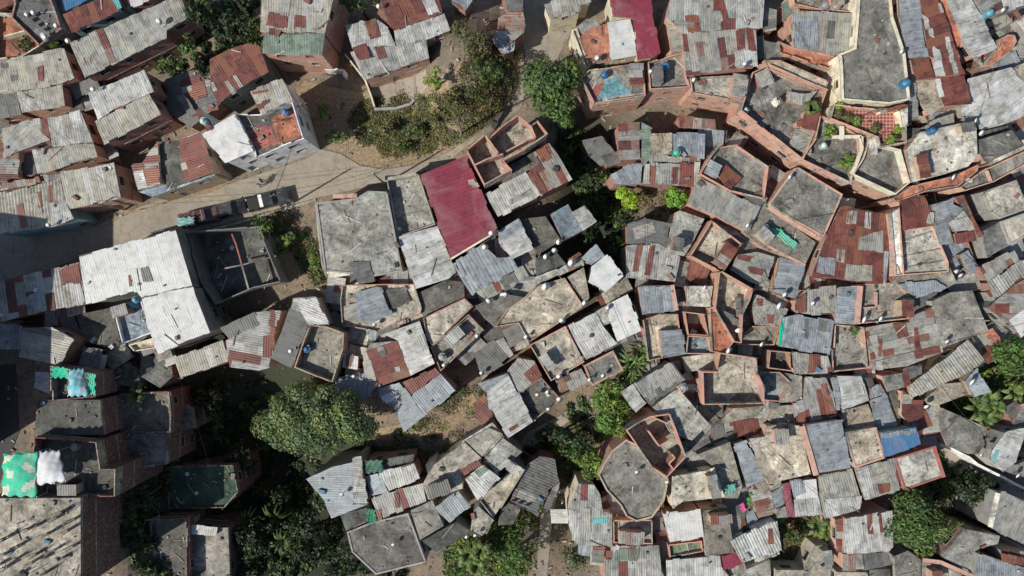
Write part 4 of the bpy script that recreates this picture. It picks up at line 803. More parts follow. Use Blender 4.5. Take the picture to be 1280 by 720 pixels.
House("dark bluish tin roofs in a shaded dip, right", 'dark', "m C3 4.6 B 505,560 590,535 655,700 562,740 p=.5", "m C3 4.9 B 520,500 560,478 590,530 510,560", "s C3 4 d 592,530 640,510 670,640 655,700")
House("rust-red tin roof beside the wavy ribbed roof, right", 'salmon', "m C3 4.8 R 670,505 720,560 770,560 782,640 710,680 670,640 p=.5", "s C3 4.8 k 570,440 670,425 682,495 600,520")
House("heaped beige and crimson scrap roofs, right of centre", 'dark', "m C3 4.8 Q 190,445 290,450 325,530 345,640 130,690 130,575 175,560", "x C3 R 262,480 290,475 345,630 290,645", "x C3 R 135,640 205,610 210,680 135,690", "s C3 4.6 k 60,420 170,440 172,565 60,575")
House("sunken dark courtyards right of the orange parapet terrace", 'brick', "t C3 5.4 d 10,312 118,322 122,418 0,402 d=1.6", "t C3 5 b -40,420 60,420 115,470 60,570 -50,560 d=.9")
House("low beige lean-to below the orange parapet terrace", 'brick', "s Y4 4 y 340,580 600,560 560,640 240,710", "s C3 4 y 30,590 125,585 130,680 60,700 0,660", "m C3 4.4 D 0,560 60,575 40,600 -30,600")
# bottom right
House("light blue sheet roof between salmon walls, lower right", 'salmon', "m D3 6 B 188,-35 370,-62 415,178 248,206 s=2 p=.5", "b D3 6.2 salmon 170,-30 240,215 w=.6")
House("pale square slab between light blue and deep blue roofs", 'salmon', "s D3 5.8 y 382,0 540,-25 582,130 432,180 lip=.1")
House("deep blue sheet roof, lower right", 'grey', "m D3 6 U 560,0 740,-22 765,62 582,126 s=2", "x D3 B 562,5 735,-15 740,5 565,30")
House("grey slab roof with red end wall, lower right", 'red', "s D3 5.4 l 630,130 828,70 878,222 682,290 lip=.06", "b D3 5.6 red 828,70 878,225 w=.4")
House("bleached tin roof with crimson square, lower right", 'dark', "m D3 5.3 G 432,182 628,130 660,290 482,340 s=2", "x D3 w 440,195 500,175 535,320 485,335", "x D3 R 545,262 610,262 612,300 558,312", "x D3 R 635,195 655,190 668,240 648,245")
House("pale wavy tin roof left of the crimson-square roof", 'grey', "m D3 5.2 Y 255,222 420,186 470,350 458,386 282,435 262,330 s=-3", "x D3 w 285,330 470,320 460,385 285,430")
House("white patch roof with crimson strip beside the scrap heaps, lower right", 'grey', "m D3 5.2 W 112,242 240,230 250,322 140,332 s=2", "x D3 B 108,240 170,235 190,300 130,330", "m D3 5 P 72,262 110,252 125,350 85,362", "m D3 5 w 130,340 252,322 272,412 130,426 p=.5", "x D3 P 88,360 122,355 135,425 95,425", "m D3 4.6 B 20,310 70,265 85,360 40,380", "m D3 4.6 G 40,385 90,370 100,425 45,430")
House("unfinished slab strewn with rubble left of the light blue roof", 'salmon', "s D3 5.4 y 0,-30 90,-40 165,-30 200,150 215,210 60,245 20,180 -30,80", "s Y5 5.2 y 540,120 600,100 660,240 740,340 745,500 680,530 600,400 545,300")
House("white and rust striped barn roof with crimson base, lower right", 'salmon', "m D3 5.6 w 385,430 622,396 626,580 600,600 375,606 s=2 p=.5", "x D3 R 495,412 520,410 525,510 500,512", "x D3 R 550,405 565,403 575,500 560,500", "m D3 5 R 340,440 382,430 378,605 345,600", "m D3 5 X 376,610 470,606 480,690 372,692", "m D3 4.6 D 475,606 600,602 620,662 482,690", "x D3 P 440,608 470,606 478,690 450,690")
House("small flat roofs on the bottom edge below the striped barn", 'grey', "s D3 4.4 l 345,700 500,702 500,790 345,790", "s D3 4 d 505,690 610,685 615,790 505,790", "s D3 4 k 635,620 700,592 765,640 762,790 640,790")
House("cream broken slab by the banana plants, lower right", 'cream', "s D3 3.4 y 30,790 40,690 180,690 240,570 300,560 310,680 255,790")
House("long crumbling slab house by the lower right alley", 'salmon', "s D3 4.6 c 865,622 985,485 1160,520 1150,560 1060,580 1040,705 930,660", "b D3 4.8 salmon 775,640 860,650 1020,720 w=.5", "s D3 3.8 k 770,650 850,660 1010,730 980,790 780,790")
House("blue-grey metal roof with rusty scrap, bottom right corner", 'grey', "m D3 5.4 B 1052,605 1340,700 1340,800 1030,800 1035,690 s=2 p=.5", "x D3 R 1160,600 1340,640 1340,680 1170,645", "m D3 5 R 1165,590 1340,600 1340,690 1175,650")
House("mottled grey roof with white edge at the right edge, lower", 'grey', "m D3 5.4 G 1152,300 1180,300 1340,372 1340,600 1110,478 s=2 a=.01", "b D3 5.5 w 1150,305 1110,475 w=.5")
House("leaning grey tin roof with a turquoise patch, lower right edge", 'grey', "m D3 5 w 1122,90 1182,0 1290,-25 1240,150 1172,200 1110,140 s=2 a=.01", "x D3 T 1135,95 1155,90 1140,150 1115,145", "s D3 4.4 k 1240,165 1340,120 1340,240 1220,210")
House("brownish earth-covered slab roof behind the lower right alley wall", 'brick', "s D3 3.8 k 868,0 900,-60 960,-80 1060,-20 1085,60 1050,110 1000,110 900,70", "s C3 3.6 k 850,640 870,600 1100,700 1090,740 870,740")
House("small dark sheds at the right edge among banana plants", 'dark', "m C3 3.4 D 1180,600 1240,560 1260,620 1220,680", "m C3 4 G 1270,580 1340,560 1340,720 1240,720 1225,680")
House("tall concrete apartment block unseen just past the left edge", 'grey', "s F 18 l -420,310 -178,340 -178,612 -420,632")  # unseen; inferred from the shade at left, lengthened to darken the lower alley
# ------------------------------------------------------------ the setting
def build_ground():
    mb = MB(); xs = [-2500, -900, -300, -140] + [-96+1.5*i for i in range(129)] + [140, 300, 900, 2500]
    ys = [-2500, -900, -250, -110] + [-60+1.5*i for i in range(81)] + [110, 250, 900, 2500]
    hh = lambda x, y: ground(x, y) - .05
    v = [(x, y, hh(x, y)) for y in ys for x in xs]; n = len(xs)
    f = [(j*n+i, j*n+i+1, (j+1)*n+i+1, (j+1)*n+i) for j in range(len(ys)-1) for i in range(n-1)]
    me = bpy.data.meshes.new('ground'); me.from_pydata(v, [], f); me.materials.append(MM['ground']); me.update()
    o = bpy.data.objects.new('ground', me); COL.objects.link(o); kind(o, 'structure')
def sheet(name, mt, tile, s, up, col=(.3,.3,.3)):
    """a draped sheet: the outline is cut into small cells that follow the ground"""
    P = [G(p) for p in pts(tile, s)]; P = [(p.x, p.y) for p in P]
    if area2(P) < 0: P = P[::-1]
    x0 = min(p[0] for p in P); x1 = max(p[0] for p in P); y0 = min(p[1] for p in P); y1 = max(p[1] for p in P)
    mb = MB(); st = 1.5; x = x0
    while x < x1:
        cx = clip(clip(P, 0, x, -1), 0, x+st, 1); y = y0
        while y < y1 and len(cx) >= 3:
            c = clip(clip(cx, 1, y, -1), 1, y+st, 1)
            if len(c) >= 3 and abs(area2(c)) > .003: mb.face([(p[0], p[1], ground(*p)+up) for p in c], mt, col)
            y += st
        x += st
    o = mb.build(name); kind(o, 'structure'); return o

def build_setting():
    build_ground()
    sheet('street', 'road', 'F', "-90,300 0,293 60,288 120,283 150,268 200,250 270,236 330,216 385,198 400,186 425,192 450,207 480,212 520,206 560,191 600,166 626,140 642,100 656,70 652,40 660,-40 712,-40 715,40 700,66 690,92 664,100 650,136 618,162 582,184 545,212 520,216 485,226 430,240 398,246 330,266 225,294 150,308 100,322 40,345 0,372 -90,420", .02)
    sheet('roadside_dirt', 'clay', 'F', "380,100 430,112 470,118 520,120 548,100 590,60 625,60 645,95 625,140 600,163 560,189 520,204 480,210 450,205 425,190 398,184 372,180 360,130", .008)
    sheet('dirt_verge', 'clay', 'F', "130,286 150,262 190,262 240,232 300,220 270,240 200,254 150,272", .028)
    sheet('alley_lane', 'road', 'F', "1166,548 1176,552 1200,572 1240,590 1290,622 1330,645 1330,660 1280,632 1225,604 1190,590 1168,565", .01)
    sheet('stair_path', 'road', 'F', "648,556 660,540 700,520 735,495 742,500 712,526 668,556 640,578 632,600 622,612 616,606 632,578", .02)
    sheet('yard_path', 'road', 'F', "670,720 676,640 690,600 700,602 690,650 684,720", .02)
    sheet('lower_alley', 'asphalt', 'F', "-40,460 20,455 24,540 0,600 -40,600", .01)
    sheet('dirt_patch', 'clay', 'F', "465,548 540,552 560,540 600,505 590,490 560,520 500,530 470,536", .012)
    kb = MB()
    for a, b in zip(pts('F', "225,296 262,288 300,278 340,266 395,250")[:-1], pts('F', "225,296 262,288 300,278 340,266 395,250")[1:]):
        A, B = W(a, .0), W(b, .0); kb.bar((A.x, A.y, .07), (B.x, B.y, .07), .28, .14, 'conc', (.42,.40,.36))
    kind(kb.build('kerb'), 'structure')
    # white rendered retaining wall along the lower right alley
    def lowwall(line, z, h, w, key, label, name='retaining_wall'):
        mb = MB(); m_, c_ = WALLC[key]; L = [W(p, z+h) for p in line]
        for i in range(len(L)-1):
            a, b = L[i], L[i+1]; mb.bar((a.x, a.y, z+h/2-.2), (b.x, b.y, z+h/2-.2), w, h+.4, m_, c_)
        tag(mb.build(name), label, 'wall')
    lowwall(pts('D3', "862,60 940,95 1010,130 1045,160 1120,200 1180,228 1240,262 1300,290"), 0, 2.4, .3, 'white', "long white rendered wall along the diagonal lower right alley")
    lowwall(pts('A1', "345,345 395,345 440,352 440,380"), 0, 1.6, .25, 'white', "short white wall with black letters beside the dirt bank")
    lowwall(pts('A1', "445,270 545,400 575,480 590,530"), 0, 1.2, .2, 'cream', "thin cream boundary wall at the left of the dusty yard")
    lowwall(pts('A1', "590,545 700,540 770,520 845,440"), 0, .6, .3, 'grey', "low curved kerb wall below the dusty yard on the bank")
    lowwall(pts('C1', "300,0 400,60 425,100 430,180"), 0, 2.0, .22, 'beige', "tan garden wall descending from the mottled roof's corner")
    lowwall(pts('B1', "300,300 310,430 330,600 350,660"), 0, 2.6, .2, 'grey', "grey side wall left of the mottled concrete roof")
    # writing on the short white wall
    A = pts('A1', "360,368 432,372"); a, b = W(A[0], .9), W(A[1], .9)
    cu = bpy.data.curves.new('lettering', 'FONT'); cu.body = "EL 12"; cu.size = 1.1; cu.extrude = .01; cu.align_x = 'CENTER'
    t = bpy.data.objects.new('painted_lettering', cu); COL.objects.link(t); t.location = ((a.x+b.x)/2, (a.y+b.y)/2-.10, .45)
    t.rotation_euler = (pi/2, 0, math.atan2(b.y-a.y, b.x-a.x)); cu.materials.append(MM['black'])
    w = bpy.data.objects['retaining_wall.001']; mw = t.location.copy(); t.parent = w; t.location = mw-w.location
    # yard slab
    sheet('yard_slab', 'road', 'A1', "570,430 850,348 860,430 770,520 620,548 585,520", .03)
# ------------------------------------------------------------ vegetation
from mathutils import noise as NZ
def leafcol(base, k=.28):
    f = rnd.uniform(1-k, 1+k); return (base[0]*f*rnd.uniform(.85,1.2), base[1]*f, base[2]*f*rnd.uniform(.7,1.2))
def leaf(mb, p, nrm, s, col):
    up = Vector((0,0,1)) if abs(nrm.z) < .9 else Vector((1,0,0)); x = nrm.cross(up).normalized(); y = nrm.cross(x)
    t = rnd.uniform(0, 2*pi); X = (x*cos(t)+y*sin(t))*s; Y = (y*cos(t)-x*sin(t))*s*.62
    mb.face([p-X, p-Y*.9+nrm*s*.12, p+X, p+Y*.9+nrm*s*.12], 'leaf', col)
def rdir():
    z = rnd.uniform(-1, 1); t = rnd.uniform(0, 2*pi); r = math.sqrt(1-z*z); return Vector((r*cos(t), r*sin(t), z))
def crown_mesh(rx, ry, rz, col, size, dens, lobes=None, gap=.08):
    """uneven crown made of leaf clumps spread over and through many lobes"""
    mb = MB(); nl = lobes or int(9+rx*ry*.9); L = []
    for i in range(nl):
        d = rdir(); d.z = abs(d.z)*.9-.15; f = rnd.uniform(.35, .86)
        c = Vector((d.x*rx*f, d.y*ry*f, d.z*rz*f)); r = rnd.uniform(.26, .44)*min(rx, ry)*rnd.uniform(.8, 1.15); L.append((c, max(.4, min(r, 2.1)), leafcol(col, .33)))
    for (c, r, cc) in L:
        n = int(dens*r*r*5.2/(size*size))
        for _ in range(n):
            d = rdir(); 
            if d.z < -.2 and rnd.random() < .8: d.z = -d.z
            if rnd.random() < gap: continue
            k = rnd.uniform(.72, 1.08) if rnd.random() < .85 else rnd.uniform(.3, .7)
            p = c + Vector((d.x*r*k, d.y*r*k, d.z*r*k*.85))
            nn = (d + rdir()*.6).normalized()
            f = rnd.uniform(.75, 1.25)
            leaf(mb, p, nn, size*rnd.uniform(.6, 1.3), tuple(q*f for q in cc))
    return mb, L
def tree(label, tile, u, v, rxp, ryp, h, col, size=.26, dens=1.0, cat='tree', name='broadleaf_tree', group='trees among the houses', rz=None, lobes=None):
    p = px(tile, u, v); k = 1.5/1280*(H-h*.7)
    rx, ry = rxp*k, ryp*k; rz = rz or min(rx, ry)*.8; rz = min(rz, h*.48)
    g = G(p); zc = g.z+h-rz*.95; c = W(p, max(zc, g.z+rz*.6)); gz = ground(c.x, c.y)
    base = Vector((c.x, c.y, gz)); root = empty(name, base, label, cat, group)
    mb, L = crown_mesh(rx, ry, rz, col, size, dens, lobes)
    mb.v = [(a[0]+c.x, a[1]+c.y, a[2]+c.z) for a in mb.v]; mb.build('crown', root)
    tb = MB(); tr = .05+.035*h; top = Vector((c.x, c.y, c.z-rz*.35)); segs = 4; prev = base-Vector((0,0,.2)); 
    for i in range(segs):
        t = (i+1)/segs; q = base.lerp(top, t)+Vector((rnd.uniform(-.12,.12)*h*.3*(t<1), rnd.uniform(-.12,.12)*h*.3*(t<1), 0))
        tb.tube(prev, q, tr*(1-.55*i/segs), tr*(1-.55*(i+1)/segs), 'bark', (.1,.08,.06), 8); prev = q
    for (lc, r, _) in L[:9]:
        w = Vector(lc)+c; tb.tube(prev-Vector((0,0,rnd.uniform(0, .25)*h*.4)), w, tr*.4, tr*.10, 'bark', (.1,.08,.06), 6)
    tb.build('trunk', root); return root
def fronds(label, tile, u, v, r, h, col, n=9, cat='banana plant', name='banana_plant', width=.5, group='leafy plants between the houses'):
    p = px(tile, u, v); g = G(p); c = W(p, g.z+h); gz = ground(c.x, c.y)
    root = empty(name, (c.x, c.y, gz), label, cat, group); tb = MB()
    tb.tube((c.x, c.y, gz-.1), (c.x, c.y, gz+h*.72), .14, .08, 'bark', (.1,.1,.06), 8); tb.build('stem', root)
    fb = MB(); a0 = rnd.uniform(0, 6)
    for i in range(n):
        t = a0+2*pi*i/n+rnd.uniform(-.25,.25); L = r*rnd.uniform(.75, 1.15); cc = leafcol(col, .3); m = 7; prev = None
        for j in range(m+1):
            s = j/m; rr = L*s; z = gz+h*.72+h*.42*math.sin(min(1, s*1.25)*pi*.62)-s*s*h*.16
            w = width*(math.sin(pi*min(1, s*.92+.06))**.7)*.5
            cx, cy = c.x+cos(t)*rr, c.y+sin(t)*rr; nx, ny = -sin(t), cos(t)
            cur = (Vector((cx-nx*w, cy-ny*w, z-.3*w)), Vector((cx, cy, z)), Vector((cx+nx*w, cy+ny*w, z-.3*w)))
            if prev and rnd.random() > .06:
                fb.face([prev[0], cur[0], cur[1], prev[1]], 'leaf', cc); fb.face([prev[1], cur[1], cur[2], prev[2]], 'leaf', tuple(q*.9 for q in cc))
            prev = cur
    fb.build('leaves', root); return root
def cover(name, tile, s, n, hmax, size, cols, up=0.0):
    """undergrowth: leaf-sized faces in clumps over a patch of ground"""
    P = pts(tile, s); x0 = min(p[0] for p in P); x1 = max(p[0] for p in P); y0 = min(p[1] for p in P); y1 = max(p[1] for p in P)
    mb = MB(); k = 0
    while k < n:
        q = (rnd.uniform(x0, x1), rnd.uniform(y0, y1))
        if not inside(q, P): k += 1; continue
        if name in ('scrub', 'weeds') and NZ.noise(Vector((q[0]*.055, q[1]*.055, 3.1))) < -.16+rnd.uniform(-.12, .12): k += .5; continue
        g = G(q); r = rnd.uniform(.3, 1.3); hh = hmax*rnd.uniform(.25, 1)**1.4; cc = leafcol(rnd.choice(cols), .35)
        for _ in range(int(30+r*60)):
            d = rdir(); d.z = abs(d.z); kk = rnd.uniform(.4, 1.05); p = Vector((g.x+d.x*r*kk, g.y+d.y*r*kk, g.z+up+.03+d.z*hh*kk)); f = rnd.uniform(.7, 1.3)
            leaf(mb, p, (d+rdir()*.8+Vector((0,0,.3))).normalized(), size*rnd.uniform(.6, 1.3), tuple(q_*f for q_ in cc)); k += 1/40
        k += 0
    o = mb.build(name); kind(o, 'stuff'); return o
GM = (.105,.165,.052); GD = (.032,.056,.022); GB = (.17,.27,.055); GY = (.25,.36,.07); GO = (.15,.16,.065); GG = (.15,.19,.095); DRY = (.21,.175,.10)  # GD: leaf green darkened for trees in the ravine shade
def build_plants():
    tree("very large dense green tree at the lower left of centre, left half of the pair", 'F', 374, 520, 58, 50, 14.5, (.155,.215,.095), .21, 1.5, lobes=52)
    tree("large green tree, right half of the pair beside the bluish tin roofs", 'F', 420, 524, 54, 46, 13.5, (.15,.21,.09), .21, 1.5, lobes=46)
    tree("grey-green crown at the foot of the large tree pair", 'F', 400, 562, 32, 18, 10, (.20,.235,.12), .25, 1.2)
    tree("dark green round tree between the top road and the blue-floored terrace", 'F', 690, 108, 38, 38, 9, GM, .24, 1.2, lobes=34)
    tree("lower bright crown hanging below the round tree by the top road", 'F', 700, 143, 22, 22, 7.5, (.14,.22,.06), .22, 1.2)
    tree("small lime-green tree with separate round leaf clumps, centre ravine", 'F', 785, 248, 16, 16, 6, (.33,.47,.05), .18, 2.4, lobes=20)
    tree("bright green bush below the striped tin roof, centre ravine", 'F', 845, 246, 18, 14, 5, (.19,.35,.05), .18, 2.2, lobes=26)
    tree("bright young tree at the corner of the dusty yard", 'F', 541, 101, 15, 19, 5, GY, .22, 1.1)
    tree("small green bush beside the dark well left of the brilliant white roof", 'F', 778, 299, 9, 9, 3.6, GB, .18, 1.1)
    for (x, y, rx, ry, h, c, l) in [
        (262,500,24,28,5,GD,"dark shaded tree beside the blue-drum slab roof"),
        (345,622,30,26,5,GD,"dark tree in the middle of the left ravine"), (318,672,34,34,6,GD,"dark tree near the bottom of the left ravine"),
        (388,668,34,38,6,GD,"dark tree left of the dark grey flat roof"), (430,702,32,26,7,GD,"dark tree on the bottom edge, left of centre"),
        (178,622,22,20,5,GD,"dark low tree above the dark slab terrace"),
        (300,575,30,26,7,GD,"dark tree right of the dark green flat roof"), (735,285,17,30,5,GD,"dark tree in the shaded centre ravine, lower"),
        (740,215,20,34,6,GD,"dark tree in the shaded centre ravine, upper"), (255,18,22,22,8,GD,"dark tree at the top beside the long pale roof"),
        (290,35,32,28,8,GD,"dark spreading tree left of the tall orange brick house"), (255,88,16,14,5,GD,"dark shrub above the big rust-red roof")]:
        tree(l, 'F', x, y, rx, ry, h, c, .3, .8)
    tree("bright green shrub right of the long pale grey roof", 'A0', 950, 235, 14, 20, 6, (.11,.18,.05), .22, 1)
    tree("shrub row at the corner of the long pale grey roof", 'A0', 850, 315, 22, 11, 5, (.13,.21,.055), .22, 1.1)
    tree("small shrubs among the dishes at the upper left", 'A0', 265, 225, 12, 6, 4.8, GB, .16, 1.2)
    tree("bush in the brick house's yard at the upper left edge", 'A0', 140, 225, 13, 11, 4.4, GG, .2, 1)
    tree("dark green bush at the top beside the patchwork white roof", 'A1', 520, 15, 26, 14, 6, GM, .22, 1.1)
    tree("small bright tree in the shaded courtyard, top centre left", 'A1', 340, 562, 12, 13, 4, GB, .2, 1)
    tree("faint green bush in the shaded courtyard, top centre left", 'A1', 400, 680, 16, 12, 3, GM, .2, 1)
    for (x, y, rx, ry, h, c, l) in [(596,58,22,20,4.4,GO,"olive bush on the bank below the small shack"), (606,90,20,20,4.4,GM,"olive bush beside the shaded road bend"),
        (486,160,20,12,2.4,GO,"left low bush on the dirt bank above the street"), (520,165,18,14,2.6,GM,"second low bush on the dirt bank above the street"),
        (548,150,18,16,2.6,GO,"rounded bush at the middle of the dirt bank"), (565,122,16,16,2.4,GO,"bush below the bright young tree"),
        (500,185,22,8,1.8,GM,"flat green bush at the street edge of the bank"), (575,40,14,16,3.4,GO,"bush touching the small blue-grey shack")]:
        tree(l, 'F', x, y, rx, ry, h, c, .2, .75, cat='bush', name='bush')
    tree("bush between parked cars and the mottled concrete roof", 'B1', 45, 410, 17, 18, 3.8, GM, .2, 1.1, cat='bush', name='bush')
    tree("small bush below the parked cars by the frame house", 'B1', 150, 475, 12, 9, 2.4, GB, .18, 1, cat='bush', name='bush')
    tree("grassy shrub at the left wall of the mottled concrete roof", 'B1', 295, 590, 9, 14, 2.2, GB, .18, 1, cat='bush', name='bush')
    tree("low shrub by the garden steps left of the mottled roof", 'B1', 130, 530, 10, 8, 2, GM, .18, 1, cat='bush', name='bush')
    tree("bright green tree right of the stair alley, upper crown", 'C2', 495, 545, 24, 24, 6.5, GB, .22, 1.25, lobes=26)
    tree("bright green tree right of the stair alley, lower crown", 'C2', 500, 655, 24, 24, 6.5, (.15,.25,.055), .22, 1.25, lobes=26)
    tree("leafy tree left of the rounded slab roof", 'D2', 395, 155, 20, 27, 6.5, GB, .22, 1.2, lobes=24)
    tree("darker tree between stair alley and rounded slab roof", 'D2', 290, 60, 24, 26, 6, (.085,.145,.045), .22, 1.1)
    tree("shaded tree just left of the stair alley trees", 'F', 700, 548, 18, 16, 5, GD, .22, 1.1)
    tree("bushy tree at the bottom edge left of the narrow yard path", 'D2', 40, 620, 26, 30, 5.5, (.11,.185,.05), .22, 1.15)
    tree("olive scrub tree at the bottom edge right of the narrow yard path", 'D2', 310, 640, 22, 22, 4.5, GG, .2, 1.1)
    tree("large round green tree at the lower right", 'D3', 745, 455, 38, 40, 9, (.105,.175,.052), .24, 1.2, lobes=38)
    tree("yellowish right side crown of the large lower right tree", 'D3', 860, 440, 22, 28, 8, GO, .24, 1.1)
    tree("top lobe of trees above the large lower right tree", 'D3', 770, 335, 20, 14, 7, (.13,.21,.055), .22, 1.1)
    tree("dark tree below the diagonal lower right alley", 'D3', 990, 290, 36, 24, 6, GD, .24, 1.1)
    tree("darker small crown right of the large lower right tree", 'D3', 940, 500, 16, 16, 5.5, GM, .22, 1.1)
    tree("green tree filling the right edge above the banana plants", 'C3', 1215, 340, 26, 26, 7, (.11,.19,.05), .22, 1.2, lobes=26)
    tree("upper bright crown at the right edge", 'C3', 1260, 400, 18, 18, 6, GB, .22, 1.2)
    tree("single bright round bush left of the rubble slab", 'Y5', 358, 88, 11, 10, 3.6, GY, .18, 1.3, cat='bush', name='bush')
    tree("small weedy bush below the white patch roof", 'D3', 120, 525, 16, 12, 2.6, GM, .2, 1, cat='bush', name='bush')
    tree("bush in the corner of the grey walled terrace", 'C3', 425, 210, 7, 6, 4.9, GM, .16, 1.2, cat='bush', name='bush')
    tree("green bush between tin roofs and slab at right", 'C3', 1065, 15, 9, 10, 3.2, GM, .18, 1.1, cat='bush', name='bush')
    tree("overgrown corner bush on the gravel terrace", 'Z6', 620, 540, 13, 10, 6.9, GB, .18, 1.1, cat='bush', name='bush')
    tree("shrub by the cream railing of the gravel terrace", 'Z6', 490, 290, 9, 11, 6.9, GB, .18, 1, cat='bush', name='bush')
    for i, (u, v) in enumerate([(560,140),(570,80),(640,175),(700,200),(860,265),(1050,270),(1010,340),(970,350)]):
        tree("planter shrub %s on the red-tiled terrace" % ["in the left corner", "at the upper left edge", "first along the salmon wall", "second along the salmon wall", "last along the salmon wall", "upper at the right wall", "in the lower right corner", "left of the lower right corner"][i], 'Z6', u, v, 5, 4.5, 7.4, GY if i % 2 else GO, .14, 1.1, cat='shrub', name='potted_shrub', group='shrubs of the red-tiled terrace')
    # banana plants and palms
    for (t, u, v, r, h, l) in [('C2',610,380,2.6,4.8,"feathery palm between white roof and barn-like roof"), ('C2',640,330,2.2,4.6,"thin palm above the feathery palm"), ('C2',585,430,2.3,4.2,"ragged palm left of the barn-like roof"),
        ('D0',1210,470,2.6,5,"shaded palm at the right of the narrow grey slab"), ('D1',80,450,2.8,5,"shaded palm in the lower left ravine"), ('D1',120,560,2.4,4,"second shaded palm in the lower left ravine"),
        ('C0',650,545,1.9,4.2,"small palm at the corner of the shaded slab"), ('D3',1080,280,2.2,4,"bright banana plant below the diagonal alley"), ('D3',1110,330,1.8,3.6,"banana plant left of the mottled grey roof"),
        ('C3',1060,600,2.4,3.8,"banana plant left of the shaded sheds at right"), ('C3',1110,560,2.2,3.6,"banana plant at the head of the right-edge clump"), ('C3',1150,600,2,3.4,"banana plant nearest the right-edge sheds"), ('C3',1090,660,2,3.4,"lowest banana plant of the right-edge clump"),
        ('C3',1240,520,2,3.6,"banana plant at the right edge below the trees"), ('D1',1060,620,2,3,"banana plant on the bottom bank, centre left"), ('D1',1120,600,2,3,"banana plant right beside its twin on the bottom bank"), ('D1',1100,680,1.8,3,"banana plant touching the bottom edge, centre"),
        ('D3',250,470,2,3.4,"banana plant below the pale wavy tin roof"), ('D3',290,500,1.6,3,"small banana plant left of the striped barn"), ('D3',60,410,1.5,3,"banana leaves under the crimson strip roof"),
        ('C2',470,470,1.8,3.6,"banana plant above the stair alley trees"), ('A3',220,540,1.4,7.2,"potted fern in the brick courtyard")]:
        palm = 'palm' in l
        fronds(l, t, u, v, r*.85, h, (.13,.20,.055) if not 'shaded' in l else GM, n=13 if palm else 9, cat='palm' if palm else 'banana plant', name='palm' if palm else 'banana_plant', width=.3 if palm else .62)  # plants labelled shaded get a darker green that imitates the shade
    cover('undergrowth', 'F', "228,480 330,470 400,580 520,720 230,740 140,700 140,560 200,480", 1500, 1.3, .3, [GD, GM, GD])
    cover('undergrowth', 'F', "700,150 735,175 765,190 790,230 800,300 785,350 755,300 720,270 715,220 700,190", 420, 1.1, .26, [GD, GM])
    cover('undergrowth', 'F', "760,200 850,225 860,270 840,285 800,275 765,290 750,240", 240, .2, .13, [DRY, DRY, GO])
    cover('scrub', 'F', "440,135 470,125 560,120 600,50 640,60 640,110 620,140 560,183 500,192 462,188 445,165", 3400, .4, .13, [DRY, GO, GO, (.17,.20,.07), DRY])
    cover('undergrowth', 'F', "230,0 320,0 318,60 262,75 230,100 200,90 190,70 232,30", 260, 1.2, .26, [GD, GM])
    cover('weeds', 'F', "328,262 372,270 405,330 400,360 380,330 360,300 330,300", 380, .5, .16, [GM, DRY, GO])
    cover('undergrowth', 'F', "650,560 720,500 780,470 790,500 770,560 745,600 700,600 670,650 650,720 620,720 640,640", 420, 1.0, .24, [GM, GD, GB])
    cover('weeds', 'F', "500,470 590,480 640,520 560,570 520,590 470,560 500,540", 380, .25, .12, [GM, DRY, GO])
    cover('weeds', 'F', "450,560 540,560 545,575 450,580", 40, .3, .14, [DRY, GO])
    cover('undergrowth', 'F', "1160,560 1250,600 1240,650 1200,670 1150,700 1110,660 1110,610", 260, .9, .22, [GD, GM])
    cover('weeds', 'F', "1180,480 1290,440 1290,560 1240,560 1200,520 1160,540 1150,510", 600, .7, .2, [GM, GB, GO])
    cover('weeds', 'F', "960,650 1050,640 1050,700 960,700", 300, .4, .18, [GM, DRY, GO])
    cover('weeds', 'F', "560,640 640,640 650,720 560,720", 420, .6, .2, [GM, GO, GB])
# ------------------------------------------------------------ things set down on roofs and in the street
GROUND_OWN = -1
def owner_hit(bvh, p, _r=3):
    o = Vector((0,0,H)); w = W(p, 0.0); d = (w-o).normalized(); hit = bvh.ray_cast(o, d)
    g = G(p)
    if hit[0] is None or hit[0].z < g.z or abs(hit[1].z) < .8:
        if _r < 18:
            for k in range(8):
                q = (p[0]+_r*cos(k*pi/4), p[1]+_r*sin(k*pi/4)); w = W(q, 0.0); d = (w-o).normalized(); hit = bvh.ray_cast(o, d)
                if hit[0] is not None and hit[0].z > 2 and abs(hit[1].z) > .8: return hit[0], BOWN[hit[2]]
            return owner_hit(bvh, p, _r+3)
        return g, -1
    return hit[0], BOWN[hit[2]]
ZOFF = .04
class Template:
    def __init__(s): s.parts = []
def make_dish(r, col):
    root = empty('satellite_dish', (0,0,0), "dish", 'satellite dish', 'satellite dishes on the roofs')
    m = MB(); m.tube((0,0,0), (0,0,.75), .03, .03, 'steel', (.4,.4,.4), 6); m.build('mast', root)
    tilt = Matrix.Rotation(R(38), 3, 'X'); d = MB()
    d.lathe((0,0,.85), [(r, .24*r/.4*.4), (r*.8, .15*r/.4*.4), (r*.55, .07*r/.4*.4), (r*.25, .015), (.012, 0)][::-1], 'white', col, 18, tilt)
    dd = d.build('reflector', root, smooth=True)
    f = MB(); f.bar(Vector((0,0,.85))+tilt@Vector((0,-r*.95,.08)), Vector((0,0,.85))+tilt@Vector((0,-.1,r*1.05)), .02, .02, 'steel', (.4,.4,.4))
    f.box(Vector((0,0,.85))+tilt@Vector((0,-.06,r*1.08)), .07, .07, .12, 'black', (.1,.1,.1)); f.build('feed_arm', root)
    return root
